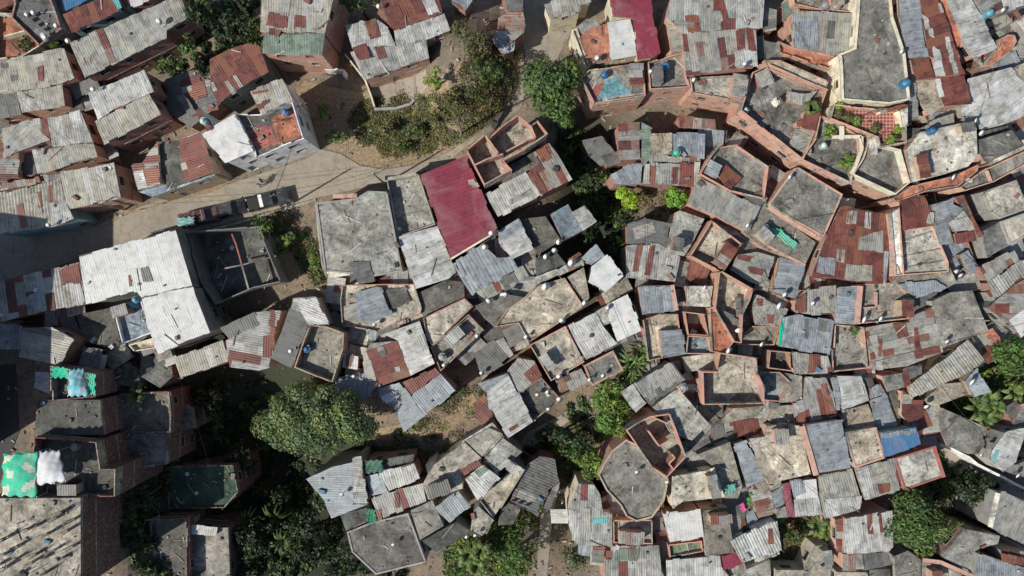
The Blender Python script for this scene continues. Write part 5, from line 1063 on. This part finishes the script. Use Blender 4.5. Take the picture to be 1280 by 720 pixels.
def make_tank(col, r=.55, h=1.25):
    root = empty('water_tank', (0,0,0), "tank", 'water tank', 'rooftop water tanks')
    b = MB(); pr = [(r*.92,0),(r,.06)]
    for i in range(4): z = .1+i*(h-.25)/4; pr += [(r, z+.02),(r*.965, z+.09),(r*.965, z+.16),(r, z+.24)]
    pr += [(r*.97,h-.12),(r*.62,h+.04),(r*.6,h+.06)]
    b.lathe((0,0,0), pr, 'tank', col, 20); b.build('tank_body', root, smooth=True)
    l = MB(); l.lathe((0,0,h+.05), [(r*.46,0),(r*.46,.09),(r*.40,.13),(.01,.15)], 'tank', tuple(min(1,c*1.25) for c in col), 16); l.build('lid', root)
    p = MB(); p.tube((r*.9,0,.15), (r*1.5,.1,.03), .03, .03, 'steel', (.4,.4,.4), 6); p.build('outlet_pipe', root)
    return root
def place(root, loc, rz, label, first):
    if first: r = root
    else:
        r = root.copy(); COL.objects.link(r)
        for ch in root.children: c = ch.copy(); COL.objects.link(c); c.parent = r
    r.location = loc; r.rotation_euler = (0,0,rz); r['label'] = label; return r
def side(ang):
    return ["right", "upper right", "upper", "upper left", "left", "lower left", "lower", "lower right"][int(((ang+pi/8) % (2*pi))/(pi/4)) % 8]
USED = {}
def spot_label(what, hit, own):
    if own < 0: s = "%s standing on the ground" % what
    else:
        hs = HOUSES[own]; w = hs['label'].replace(',', '').split(); cx, cy = hs['ctr']
        sd_ = side(math.atan2(hit.y-cy, hit.x-cx))
        s = "%s at the %s side of the %s" % (what, sd_, ' '.join(w[:9]))
        while s.split()[-1] in ('the','a','with','and','of','at','in','by','on','beside','under','above','left','right','over','below','from','to','between','touching'): s = ' '.join(s.split()[:-1])
    k = USED.get(s, 0); USED[s] = k+1
    if k: s = s.replace(what, ["second", "third", "fourth", "fifth", "sixth", "seventh", "eighth"][min(6, k-1)]+' '+what, 1)
    return ' '.join(s.split()[:16])

def build_props(bvh):
    # satellite dishes (seen as white discs all over the roofs)
    D = {'A0':"160,88 192,76 305,140 337,190 250,197:1.4 462,430 815,120:1.3", 'A1':"585,45",
         'B0':"25,195:1.2 267,408 610,90:1.1", 'B1':"720,430:1.1 1000,325:.01 1180,448:1.2 1172,490:1.2 183,450", 'A2':"425,302:1.2 688,368:1.1 902,410:1.1 1172,348 1158,560:1.3",
         'A3':"1178,90 1015,610 1045,660:1.2 650,270", 'B2':"243,490:1.2 200,533:1.2 168,563:1.2 283,592:1.6 168,705:1.1 1168,410 1050,610 1255,415:1.2",
         'B3':"97,170 905,170:1.3 920,640:1.3 942,658:1.3 265,15:1.2", 'C1':"185,310 600,180 1143,42 1232,15:1.2 1108,235 1130,420 945,380 490,428:1.1",
         'C2':"45,240 257,168:1.2 234,437:1.2 235,538:1.3 452,432:1.1 385,452 475,98:1.1 1122,210:1.5 1082,315:1.2 1237,325:1.3 983,564:1.2 1080,312",
         'C3':"465,152:1.4 547,150:1.3 782,578:1.3 975,462:1.5 200,75 878,262 875,265", 'D1':"695,548 1100,503 1065,518 440,300", 'Z7':"270,85:1.1 710,335:1.6 755,345:1.3 960,375:1.1 120,210:1.1",
         'Z5':"1052,525:1.1 716,640:1.1 905,240:1.6 1215,370:1.2 365,632 425,325 565,285:.9 910,8:1.1", 'D2':"770,240 620,190 1000,300", 'Y2':"885,60:1.1 890,218:1.3 1235,50 768,510 715,205 795,180 830,345:.9",
         'D3':"1225,230:1.2 1055,105:1.1", 'Z3':"0,0:.01"}
    first = True; base = {}
    sizes = {'s': (.31, (.8,.8,.78)), 'm': (.40, (.8,.8,.78)), 'l': (.55, (.72,.72,.70))}
    for t, s in D.items():
        for tok in s.split():
            co, _, sc = tok.partition(':'); u, v = map(float, co.split(',')); sc = float(sc or 1.0)
            if sc < .5: continue
            hit, own = owner_hit(bvh, px(t, u, v)); key = 's' if sc < 1.15 else ('m' if sc < 1.35 else 'l')
            lab = spot_label("white satellite dish" if key != 'l' else "large pale satellite dish", hit, own)
            f = key not in base
            if f: base[key] = make_dish(*sizes[key])
            place(base[key], (hit.x, hit.y, hit.z+ZOFF*.5), rnd.uniform(-.5, .9), lab, f)
    TK = [('Z2',1018,395,'b'),('C0',690,50,'c'),('C0',680,82,'c'),('A2',458,382,'b'),('A2',602,372,'b'),('A2',602,400,'b'),('A2',760,342,'B'),('A3',670,425,'B'),('A3',1100,95,'c'),('A3',803,662,'b'),
          ('D0',600,35,'d'),('C1',258,302,'s'),('Z6',428,408,'m'),('Z8',958,258,'m'),('Z8',410,588,'e'),('C3',688,70,'g'),('A3',270,40,'k'),('A3',325,45,'k'),('A0',1045,595,'m'),('C2',850,490,'k'),('D0',395,68,'k'),('C1',935,340,'k')]
    cols = {'b':((.03,.13,.28),.42,.95,"blue plastic water barrel"), 'B':((.03,.15,.28),.52,1.15,"large blue water tank"), 'c':((.10,.27,.36),.46,1.1,"pale blue water tank"), 'd':((.01,.05,.22),.6,1.0,"dark blue drum"),
            's':((.02,.10,.22),.55,.7,"square blue tub"), 'm':((.35,.55,.50),.42,.8,"mint green barrel"), 'e':((.02,.33,.22),.5,.8,"bright green tank"), 'g':((.07,.30,.17),.6,1.1,"dull green tank"), 'k':((.24,.25,.26),.5,1.0,"grey drum")}
    tb = {}
    for t, u, v, k in TK:
        hit, own = owner_hit(bvh, px(t, u, v)); c, r, h, what = cols[k]; f = k not in tb
        if f: tb[k] = make_tank(c, r, h)
        place(tb[k], (hit.x, hit.y, hit.z+ZOFF), rnd.uniform(0, 6), spot_label(what, hit, own), f)
    # tarpaulins and nets: draped cloth with real sag and thickness
    def tarp(label, tile, s, z, col, sag=.25, col2=None, name='tarpaulin', ripple=.035):
        P = [W(p, z) for p in pts(tile, s)]; a, b, c, d = P[:4]; mb = MB(); n = 18; g = []
        for j in range(n+1):
            row = []
            for i in range(n+1):
                q = (a.lerp(b, i/n)).lerp(d.lerp(c, i/n), j/n); q.z += -sag*sin(pi*i/n)*sin(pi*j/n)+ripple*sin(i*1.1+j*.5)+ripple*.6*sin(j*1.7-i*.4)+rnd.uniform(-.012,.012); q.x += .12*sin(j*.9)*(1 if i in (0, n) else .3); q.y += .12*sin(i*1.1)*(1 if j in (0, n) else .3); row.append(q)
            g.append(row)
        for j in range(n):
            for i in range(n):
                cc = col if not col2 or sin(i*.55+sin(j*.5)*1.3)+.6*sin(j*.9+i*.2) < .75 else col2; cc = tuple(x*rnd.uniform(.93, 1.05) for x in cc)
                mb.face([g[j][i], g[j][i+1], g[j+1][i+1], g[j+1][i]], 'cloth', cc)
        o = mb.build(name, smooth=True); tag(o, label, 'tarpaulin'); so = o.modifiers.new('thickness', 'SOLIDIFY'); so.thickness = .02
        fr = MB()
        for q in (a, b, c, d):
            gz = ground(q.x, q.y); fr.tube((q.x, q.y, max(gz, q.z-1.9)), (q.x, q.y, q.z), .035, .035, 'steel', (.4,.4,.4), 6)
        f = fr.build('posts'); f.parent = o; f.location = -o.location; return o
    tarp("crumpled green and white net tarp above the pale slab block", 'D0', "18,112 190,98 182,325 10,318", 9.4, (.0,.50,.30), -.5, (.55,.60,.50))
    tarp("plain white awning sheet beside the green net tarp", 'D0', "192,98 296,92 328,245 172,268", 9.3, (.62,.64,.68), -.5, ripple=.03)
    tarp("bright green net strip on the netted rooftop terrace", 'C0', "258,392 340,400 345,450 258,448", 6.6, (.0,.45,.27), .1)
    tarp("iridescent turquoise sheet on the netted rooftop terrace", 'C0', "345,408 415,402 440,540 338,542", 7, (.10,.42,.50), -.5, (.42,.48,.60))
    tarp("vivid green side net on the netted rooftop terrace", 'C0', "440,425 477,430 476,535 438,532", 6.8, (.0,.50,.30), .05)
    tarp("torn green tarp strips over the bare lot, lower right of centre", 'D2', "1140,335 1205,298 1250,355 1160,375", 3.2, (.10,.24,.06), .2)
    tarp("large green cloth in the bare lot beside the ribbed shed", 'D2', "1155,455 1190,398 1285,368 1320,440", 2.6, (.11,.24,.07), .2)
    tarp("pink hanging cloth in the bare lot", 'D2', "1135,352 1155,346 1172,392 1152,400", 3.6, (.70,.05,.30), .05)
    tarp("teal tarp on the corner of the stained grey slab", 'D2', "1060,270 1115,258 1120,290 1072,320", 5.6, (.08,.34,.28), .1)
    tarp("dark green tarp between tin roofs, lower centre", 'D1', "538,142 632,140 632,200 545,208", 4.3, (.01,.11,.07), .1)
    tarp("dark green cloth beside the rust strip, lower centre", 'D1', "550,382 595,388 605,450 560,462", 4.0, (.01,.17,.09), .1)
    tarp("white and yellow awning on the brick courtyard corner", 'Z6', "20,50 60,15 95,45 60,95", 7.6, (.78,.78,.74), -.2, (.65,.42,.06))
    tarp("green-edged tarp on the mint slab roof", 'B3', "0,420 60,425 150,500 130,530", 5.8, (.08,.45,.30), .05)
    tarp("teal striped tarp covering a load at the left end of the parked row", 'B0', "885,370 970,362 972,405 890,418", 2.4, (.12,.34,.33), -.05, (.42,.50,.50), ripple=.025)
    # vehicles
    car("dark pickup truck with white roof bar, rightmost of the parked row", 'Z3', 868, 318, 5.6, 1.95, 14, (.035,.038,.042), 'pickup')
    car("black saloon car parked in the middle of the row", 'Z3', 545, 395, 5.0, 1.85, 14, (.02,.022,.028), 'saloon')
    car("dark red-brown van at the left end of the parked row", 'Z3', 318, 458, 4.8, 1.9, 12, (.09,.035,.03), 'van')
    car("dark hatchback in the shaded road bend with glinting windscreen", 'F', 621, 142, 3.9, 1.7, 58, (.06,.06,.065), 'saloon')
    bike("red motorcycle parked in the shaded road bend", 'F', 603, 156, 30, (.35,.02,.02)); bike("second red motorcycle nearer the dirt bank", 'F', 599, 151, 35, (.30,.03,.03))
    person("person in dark clothes walking ahead along the street", 'Z3', 812, 165, (.03,.03,.04), (.02,.02,.03), 20)
    person("person in a white shirt walking behind along the street", 'Z3', 795, 200, (.75,.75,.72), (.05,.06,.09), 20)
    # poles and wires
    PL = [('B1',190,292,8,"utility pole by the end of the parked row"), ('B1',645,200,8.5,"utility pole at the corner of the narrow slab terrace"), ('F',577,168,8,"utility pole by the street above the crimson roof"),
          ('F',312,20,8,"pale pole beside the tall orange brick house"), ('F',156,262,7,"leaning pole near the street bend"), ('F',395,148,7,"pole in the courtyard near the white lettered wall"), ('F',662,100,8,"pole in the road bend by the round tree"), ('F',757,470,7,"pole above the stair alley"), ('F',735,510,6,"short pole halfway down the stair alley"), ('F',708,540,6,"leaning paired pole on the stair alley")]
    tops = []
    for t, u, v, h, l in PL:
        g = G(px(t, u, v)); m = MB(); m.tube((g.x, g.y, g.z-.1), (g.x+.1, g.y, g.z+h), .13, .08, 'conc', (.33,.32,.30), 10)
        r = m.build('utility_pole'); tag(r, l, 'pole', 'utility poles'); x = MB(); x.box((g.x+.1, g.y, g.z+h-.4), 1.4, .09, .09, 'wood', (.2,.15,.1), rz=.4)
        c = x.build('crossarm'); c.parent = r; tops.append(Vector((g.x+.1, g.y, g.z+h-.3)))
    for k, (i, j) in enumerate([(0,1),(1,2),(2,6),(4,0),(3,5),(7,8),(8,9),(0,5)]):
        m = MB(); a, b = tops[i], tops[j]
        for o in (-.3, .3):
            prev = None
            for s in range(13):
                q = a.lerp(b, s/12)+Vector((o*.5, o, -1.0*sin(pi*s/12))); 
                if prev is not None: m.tube(prev, q, .018, .018, 'black', (.02,.02,.02), 4, False)
                prev = q
        tag(m.build('overhead_cable'), "sagging cables %s" % ['from the parked row to the narrow slab terrace', 'from the narrow slab terrace past the crimson roof', 'over the road bend by the round tree', 'over the street from its left bend', 'from the tall orange brick house across the courtyard', 'over the upper stair alley', 'over the lower stair alley', 'across the street to the courtyard pole'][k] , 'cable', 'overhead cables')
    # thin service cables slung from roof to roof
    cand = [(i, hs) for i, hs in enumerate(HOUSES) if abs(hs['ctr'][0]) < 62 and abs(hs['ctr'][1]) < 35]; seen = set(); nC = 0; tries = 0
    while nC < 34 and tries < 4000:
        tries += 1; i, A = rnd.choice(cand); j, B = rnd.choice(cand)
        dd = hypot(A['ctr'][0]-B['ctr'][0], A['ctr'][1]-B['ctr'][1])
        if i == j or not 7 < dd < 20 or (i, j) in seen or i in {x for x, _ in seen}: continue
        seen.add((i, j)); pa, pb_ = A['pieces'][0], B['pieces'][0]
        a = Vector((*pa['poly'][rnd.randrange(len(pa['poly']))][:2], pa['pl'].h+.5)); b = Vector((*pb_['poly'][rnd.randrange(len(pb_['poly']))][:2], pb_['pl'].h+.5)); m = MB(); prev = None
        for e in (a, b): m.tube((e.x, e.y, e.z-.7), (e.x, e.y, e.z+.05), .03, .03, 'steel', (.4,.4,.4), 6)
        for s_ in range(11):
            q = a.lerp(b, s_/10)-Vector((0,0,.5*sin(pi*s_/10)))
            if prev is not None: m.tube(prev, q, .022, .022, 'black', (.02,.02,.02), 4, False)
            prev = q
        tag(m.build('service_cable'), 'thin cable slung from the %s to the %s' % (' '.join(A['label'].replace(',', '').split()[:4]), ' '.join(B['label'].replace(',', '').split()[:4])), 'cable', 'service cables between roofs'); nC += 1
    # loose rubble on roofs and in yards
    rb = MB()
    for hs in HOUSES:
        for pc in hs['pieces']:
            poly = pc['poly']; A = abs(area2(poly)); dens = {'m': .12, 's': .30, 't': .55}[pc['k']]
            if hs['label'].startswith('smooth crimson') or hs['label'].startswith('tall concrete'): continue
            x0 = min(p[0] for p in poly); x1 = max(p[0] for p in poly); y0 = min(p[1] for p in poly); y1 = max(p[1] for p in poly)
            for _ in range(int(A*dens)):
                q = (rnd.uniform(x0, x1), rnd.uniform(y0, y1))
                if not inside(q, poly): continue
                z = pc['pl'].z(*q)-pc['d']+(.06 if pc['k'] == 'm' else 0)
                ty = rnd.random(); rz = rnd.uniform(0, pi)
                if ty < .55:
                    c = rnd.choice([(.30,.16,.12),(.28,.28,.26),(.45,.43,.38),(.06,.06,.06),(.12,.11,.10)]); s = rnd.uniform(.10,.24); rb.box((*q, z+.08), s*1.5, s, .16, 'plaster', c, rz)
                elif ty < .85:
                    c = rnd.choice([(.20,.14,.09),(.30,.26,.2),(.09,.08,.07),(.55,.55,.52)]); rb.box((*q, z+.05), rnd.uniform(.6,2.4), .10, .07, 'plaster', c, rz)
                else:
                    c = rnd.choice([(.55,.55,.53),(.10,.20,.28),(.22,.09,.07),(.05,.05,.05),(.25,.25,.24),(.16,.15,.13)]); rb.box((*q, z+.14), rnd.uniform(.3,.9), rnd.uniform(.25,.6), .25, 'plaster', c, rz)
    kind(rb.build('rubble'), 'stuff')
    gb = MB(); STREET = pts('F', "-90,300 0,293 120,283 200,250 330,216 400,186 480,212 560,191 626,140 656,70 652,0 712,0 690,92 650,136 582,184 520,216 430,240 225,294 100,322 0,372 -90,420")
    for _ in range(4200):
        q = (rnd.uniform(-20, 1300), rnd.uniform(-20, 740)); g = G(q)
        if inside(q, STREET): continue
        s = rnd.uniform(.07, .26); c = rnd.choice([(.26,.15,.11),(.24,.23,.21),(.34,.32,.28),(.10,.10,.10),(.20,.16,.12),(.4,.4,.38)])
        gb.box((g.x, g.y, g.z+s*.3), s*rnd.uniform(1, 3), s, s*.6, 'plaster', c, rnd.uniform(0, pi))
    kind(gb.build('debris'), 'stuff')
    # starter bars and formwork posts standing on the bare slab at the bottom left
    for hs in HOUSES:
        if hs['label'].startswith('tall brick block'):
            for (u, v) in [(30,530),(60,515),(150,480),(200,460),(40,600),(110,560),(20,650),(100,625),(200,600),(265,495),(300,420),(345,385),(390,425),(290,580),(360,480),(385,560),(240,620),(330,620),(250,690),(60,660),(180,640),(120,700),(330,390)]:
                q = W(px('D0', u, v), 8.0)
                if not inside((q.x, q.y), hs['pieces'][0]['poly']): continue
                m = MB(); hh = rnd.uniform(1.2, 2.3)
                for dx in (-.1, .1):
                    for dy in (-.1, .1): m.tube((q.x+dx, q.y+dy, 7.9), (q.x+dx*1.6+rnd.uniform(-.1,.1), q.y+dy*1.6+rnd.uniform(-.1,.1), 8+hh), .03, .03, 'bark', (.1,.08,.06), 5)
                m.box((q.x, q.y, 8+hh*.22), .26, .26, hh*.45, 'conc', (.3,.28,.25)); m.build('column_stub', hs['root'])
    # clothes lines with laundry
    for (t, a, z, l) in [('A0',"80,60 230,180",6,"clothes line with washing on the dark corner roof"), ('A1',"20,620 120,600",8.4,"clothes line on the red terrace of the white house"), ('D2',"1150,420 1300,330",3.6,"clothes line across the bare lot"), ('Z6',"320,620 500,580",7.4,"clothes line on the gravel terrace"), ('Y3',"640,500 480,440",3.6,"clothes line by the dark striped tin roof")]:
        P = [W(p, z) for p in pts(t, a)]; A_, B_ = P[0], P[1]; m = MB(); m.tube(A_, B_, .012, .012, 'steel', (.4,.4,.4), 4)
        r = tag(m.build('clothes_line'), l, 'clothes line', 'clothes lines'); n = int((B_-A_).length/.8)
        for i in range(n):
            q = A_.lerp(B_, (i+.5)/n); w = MB(); d = (B_-A_).normalized(); c = rnd.choice([(.6,.6,.6),(.5,.1,.1),(.1,.2,.45),(.55,.4,.5),(.1,.1,.12)])
            w.box(q-Vector((0,0,.35)), .55, .02, .7, 'cloth', c, math.atan2(d.y, d.x)+.1); g_ = w.build('garment'); g_.parent = r

def car(label, tile, u, v, L, Wd, deg, col, typ):
    p = px(tile, u, v); c = W(p, .9); base = (c.x, c.y, .03); root = empty('parked_car' if typ == 'saloon' else ('parked_pickup' if typ == 'pickup' else 'parked_van'), (0,0,0), label, 'car' if typ == 'saloon' else typ, 'vehicles parked along the street')
    prof = {'saloon': [(-.5,.55),(-.47,.85),(-.30,.95),(-.20,1.36),(.12,1.40),(.26,.98),(.46,.82),(.5,.55)],
            'pickup': [(-.5,.6),(-.5,1.0),(-.12,1.0),(-.10,1.62),(.12,1.64),(.22,1.08),(.47,.98),(.5,.6)],
            'van': [(-.5,.55),(-.5,1.75),(-.42,1.85),(.22,1.85),(.36,1.15),(.48,.98),(.5,.55)]}[typ]
    b = MB(); secs = [(-1,.0,.88),(-.86,.03,1.0),(.86,.03,1.0),(1,.0,.88)]
    def ring(side_):
        out = []
        for x, z in prof:
            w = Wd/2*(1 if z < 1.0 else .80); out.append((x*L, side_*w, z))
        return out
    lo = .28; A = ring(-1); B = ring(1)
    for i in range(len(A)-1): b.face([A[i], A[i+1], B[i+1], B[i]][::-1], 'carpaint', col)
    for S, s in ((A, -1), (B, 1)):
        base_pts = [(x*L, s*Wd/2, lo) for x, z in prof]
        for i in range(len(S)-1):
            mid = [(S[i][0], s*Wd/2, min(S[i][2], .98)), (S[i+1][0], s*Wd/2, min(S[i+1][2], .98))]
            q = [base_pts[i], base_pts[i+1], mid[1], mid[0]]; b.face(q if s < 0 else q[::-1], 'carpaint', col)
            if max(S[i][2], S[i+1][2]) > 1.0:
                q = [mid[0], mid[1], S[i+1], S[i]]; b.face(q if s < 0 else q[::-1], 'carpaint', col)
    b.face([(x*L, y*Wd/2, lo) for x, y in ((-.5,-1),(-.5,1),(.5,1),(.5,-1))], 'black', (.02,.02,.02))
    for s in (-.5, .5): b.face([(s*L,-Wd/2,lo),(s*L,Wd/2,lo),(s*L,Wd/2,.6),(s*L,-Wd/2,.6)], 'carpaint', col)
    b.build('body', root)
    # glass
    def glassbar(i, nm, off=.012):
        m = MB(); a0, a1 = A[i], A[i+1]; b0, b1 = B[i], B[i+1]; dx, dz = a1[0]-a0[0], a1[2]-a0[2]; l = hypot(dx, dz); nx, nz = -dz/l*off, dx/l*off
        f = lambda P, Q, t, y: (P[0]+(Q[0]-P[0])*t+nx, y*(1-.0)*abs(P[1]+(Q[1]-P[1])*t)*.88, P[2]+(Q[2]-P[2])*t+nz)
        m.face([f(a0,a1,.12,-1), f(a0,a1,.9,-1), f(b0,b1,.9,1), f(b0,b1,.12,1)], 'glass', (.02,.02,.02)); m.build(nm, root)
    idx = {'saloon': (2, 4), 'pickup': (2, 4), 'van': (None, 3)}[typ]
    glassbar(idx[1], 'windscreen'); 
    if idx[0] is not None: glassbar(idx[0], 'rear_window')
    for sx in (-.33, .33):
        for sy in (-1, 1):
            w = MB(); w.tube((sx*L, sy*(Wd/2-.2), .33), (sx*L, sy*(Wd/2+.01), .33), .33, .33, 'black', (.02,.02,.02), 18); wo = w.build('wheel', root)
            r_ = MB(); r_.tube((sx*L, sy*(Wd/2+.005), .33), (sx*L, sy*(Wd/2+.03), .33), .19, .17, 'steel', (.5,.5,.5), 14); ro = r_.build('rim', root); ro.parent = wo
    for sy in (-1, 1):
        h = MB(); h.box((L*.497, sy*Wd*.36, .72), .05, .32, .14, 'white', (.9,.9,.85)); h.build('headlight', root)
        h = MB(); h.box((-L*.497, sy*Wd*.38, .74), .05, .24, .14, 'plaster', (.4,.02,.02)); h.build('tail_light', root)
        m = MB(); m.box((L*.16, sy*(Wd/2+.07), 1.02), .12, .16, .12, 'carpaint', col); m.build('wing_mirror', root)
    if typ == 'pickup':
        t = MB(); t.box((-.31*L, 0, 1.015), .34*L, Wd*.86, .03, 'black', (.03,.03,.03)); t.build('cargo_bed', root)
        t = MB(); t.box((-.155*L, 0, 1.42), .45, Wd*.84, .10, 'white', (.8,.8,.8)); t.build('roof_bar', root)
    if typ == 'van':
        for k in (-.3, -.05, .15):
            t = MB(); t.box((k*L, 0, 1.89), .05, Wd*.8, .05, 'steel', (.5,.5,.5)); t.build('roof_rail', root)
    root.location = base; root.rotation_euler = (0,0,R(deg))
def bike(label, tile, u, v, deg, col):
    c = G(px(tile, u, v)); root = empty('motorcycle', (0,0,0), label, 'motorcycle', 'motorcycles in the road bend')
    for x in (-.62, .62):
        w = MB(); n = 18
        for k in range(n):
            a, b_ = 2*pi*k/n, 2*pi*(k+1)/n; w.bar((x+.27*cos(a), 0, .30+.27*sin(a)), (x+.27*cos(b_), 0, .30+.27*sin(b_)), .1, .07, 'black', (.02,.02,.02))
        w.build('wheel', root)
    f = MB(); f.lathe((.12,0,.72), [(.01,-.16),(.16,-.1),(.2,0),(.15,.13),(.01,.18)], 'carpaint', col, 12); f.build('fuel_tank', root)
    s = MB(); s.box((-.36,0,.80), .68, .26, .11, 'black', (.02,.02,.02)); s.build('saddle', root)
    e = MB(); e.box((0,0,.42), .42, .28, .34, 'steel', (.3,.3,.3)); e.bar((.62,0,.30),(.42,0,.98),.06,.12,'steel',(.4,.4,.4)); e.bar((-.62,0,.30),(-.1,0,.5),.05,.2,'steel',(.4,.4,.4)); e.build('frame', root)
    h = MB(); h.bar((.40,-.38,1.02),(.40,.38,1.02),.04,.04,'black',(.03,.03,.03)); h.build('handlebar', root)
    h = MB(); h.lathe((.55,0,.88), [(.01,-.08),(.1,0),(.09,.06),(.01,.08)], 'white', (.8,.8,.8), 10); h.build('headlight', root)
    root.location = (c.x, c.y, .03); root.rotation_euler = (R(6),0,R(deg))
def person(label, tile, u, v, shirt, trousers, deg):
    c = W(px(tile, u, v), .9)
    J = {'pel':(0,0,.95,.15),'sp':(0.02,0,1.18,.14),'ch':(.03,0,1.38,.17),'ne':(.04,0,1.52,.06),'he':(.06,0,1.60,.09),'ht':(.06,0,1.70,.10),
         'hl':(0,.10,.90,.11),'kl':(.20,.10,.50,.07),'al':(.16,.10,.09,.05),'tl':(.34,.10,.04,.04),'hr':(0,-.10,.90,.11),'kr':(.02,-.10,.48,.07),'ar':(-.26,-.10,.14,.05),'tr':(-.12,-.10,.05,.04),
         'sl':(.02,.21,1.42,.075),'el':(-.10,.26,1.14,.05),'wl':(-.02,.27,.90,.036),'fl':(.02,.27,.80,.03),'sr':(.02,-.21,1.42,.075),'er':(.06,-.26,1.14,.05),'wr':(.22,-.27,.94,.036),'fr':(.27,-.27,.85,.03)}
    E = [('pel','sp'),('sp','ch'),('ch','ne'),('ne','he'),('he','ht'),('pel','hl'),('hl','kl'),('kl','al'),('al','tl'),('pel','hr'),('hr','kr'),('kr','ar'),('ar','tr'),('ch','sl'),('sl','el'),('el','wl'),('wl','fl'),('ch','sr'),('sr','er'),('er','wr'),('wr','fr')]
    ks = list(J); me = bpy.data.meshes.new('person'); me.from_pydata([J[k][:3] for k in ks], [(ks.index(a), ks.index(b)) for a, b in E], [])
    o = bpy.data.objects.new('person', me); COL.objects.link(o); o.modifiers.new('s', 'SKIN')
    for i, k in enumerate(ks): me.skin_vertices[0].data[i].radius = (J[k][3]*.9, J[k][3]*.9); me.skin_vertices[0].data[i].use_root = (k == 'pel')
    sb = o.modifiers.new('u', 'SUBSURF'); sb.levels = 2; sb.render_levels = 2
    dg = bpy.context.evaluated_depsgraph_get(); m2 = bpy.data.meshes.new_from_object(o.evaluated_get(dg)); o.modifiers.clear(); o.data = m2
    m2.materials.clear(); n1 = m_flat('shirt_cloth', shirt, .9); n2 = m_flat('trouser_cloth', trousers, .9)
    for m in (MM['skin'], n1, n2, MM['black']): m2.materials.append(m)
    for p in m2.polygons:
        z = p.center.z; ay = abs(p.center.y)
        p.material_index = 3 if z < .1 else (2 if z < .97 and ay < .21 else (1 if z < 1.5 and not (ay > .2 and z < 1.16) else 0)); p.use_smooth = True
    tag(o, label, 'person', 'people walking along the street'); o.location = (c.x, c.y, .03); o.rotation_euler = (0,0,R(deg))
    h = MB(); h.lathe((.045,0,1.68), [(.105,-.04),(.11,.03),(.08,.09),(.01,.115)], 'black', (.02,.015,.01), 14); ho = h.build('hair'); ho.parent = o
build_setting()
bvh = build_houses()
lean_tos(bvh)
roof_sheds()
build_plants()
build_props(bvh)
bpy.context.view_layer.update()
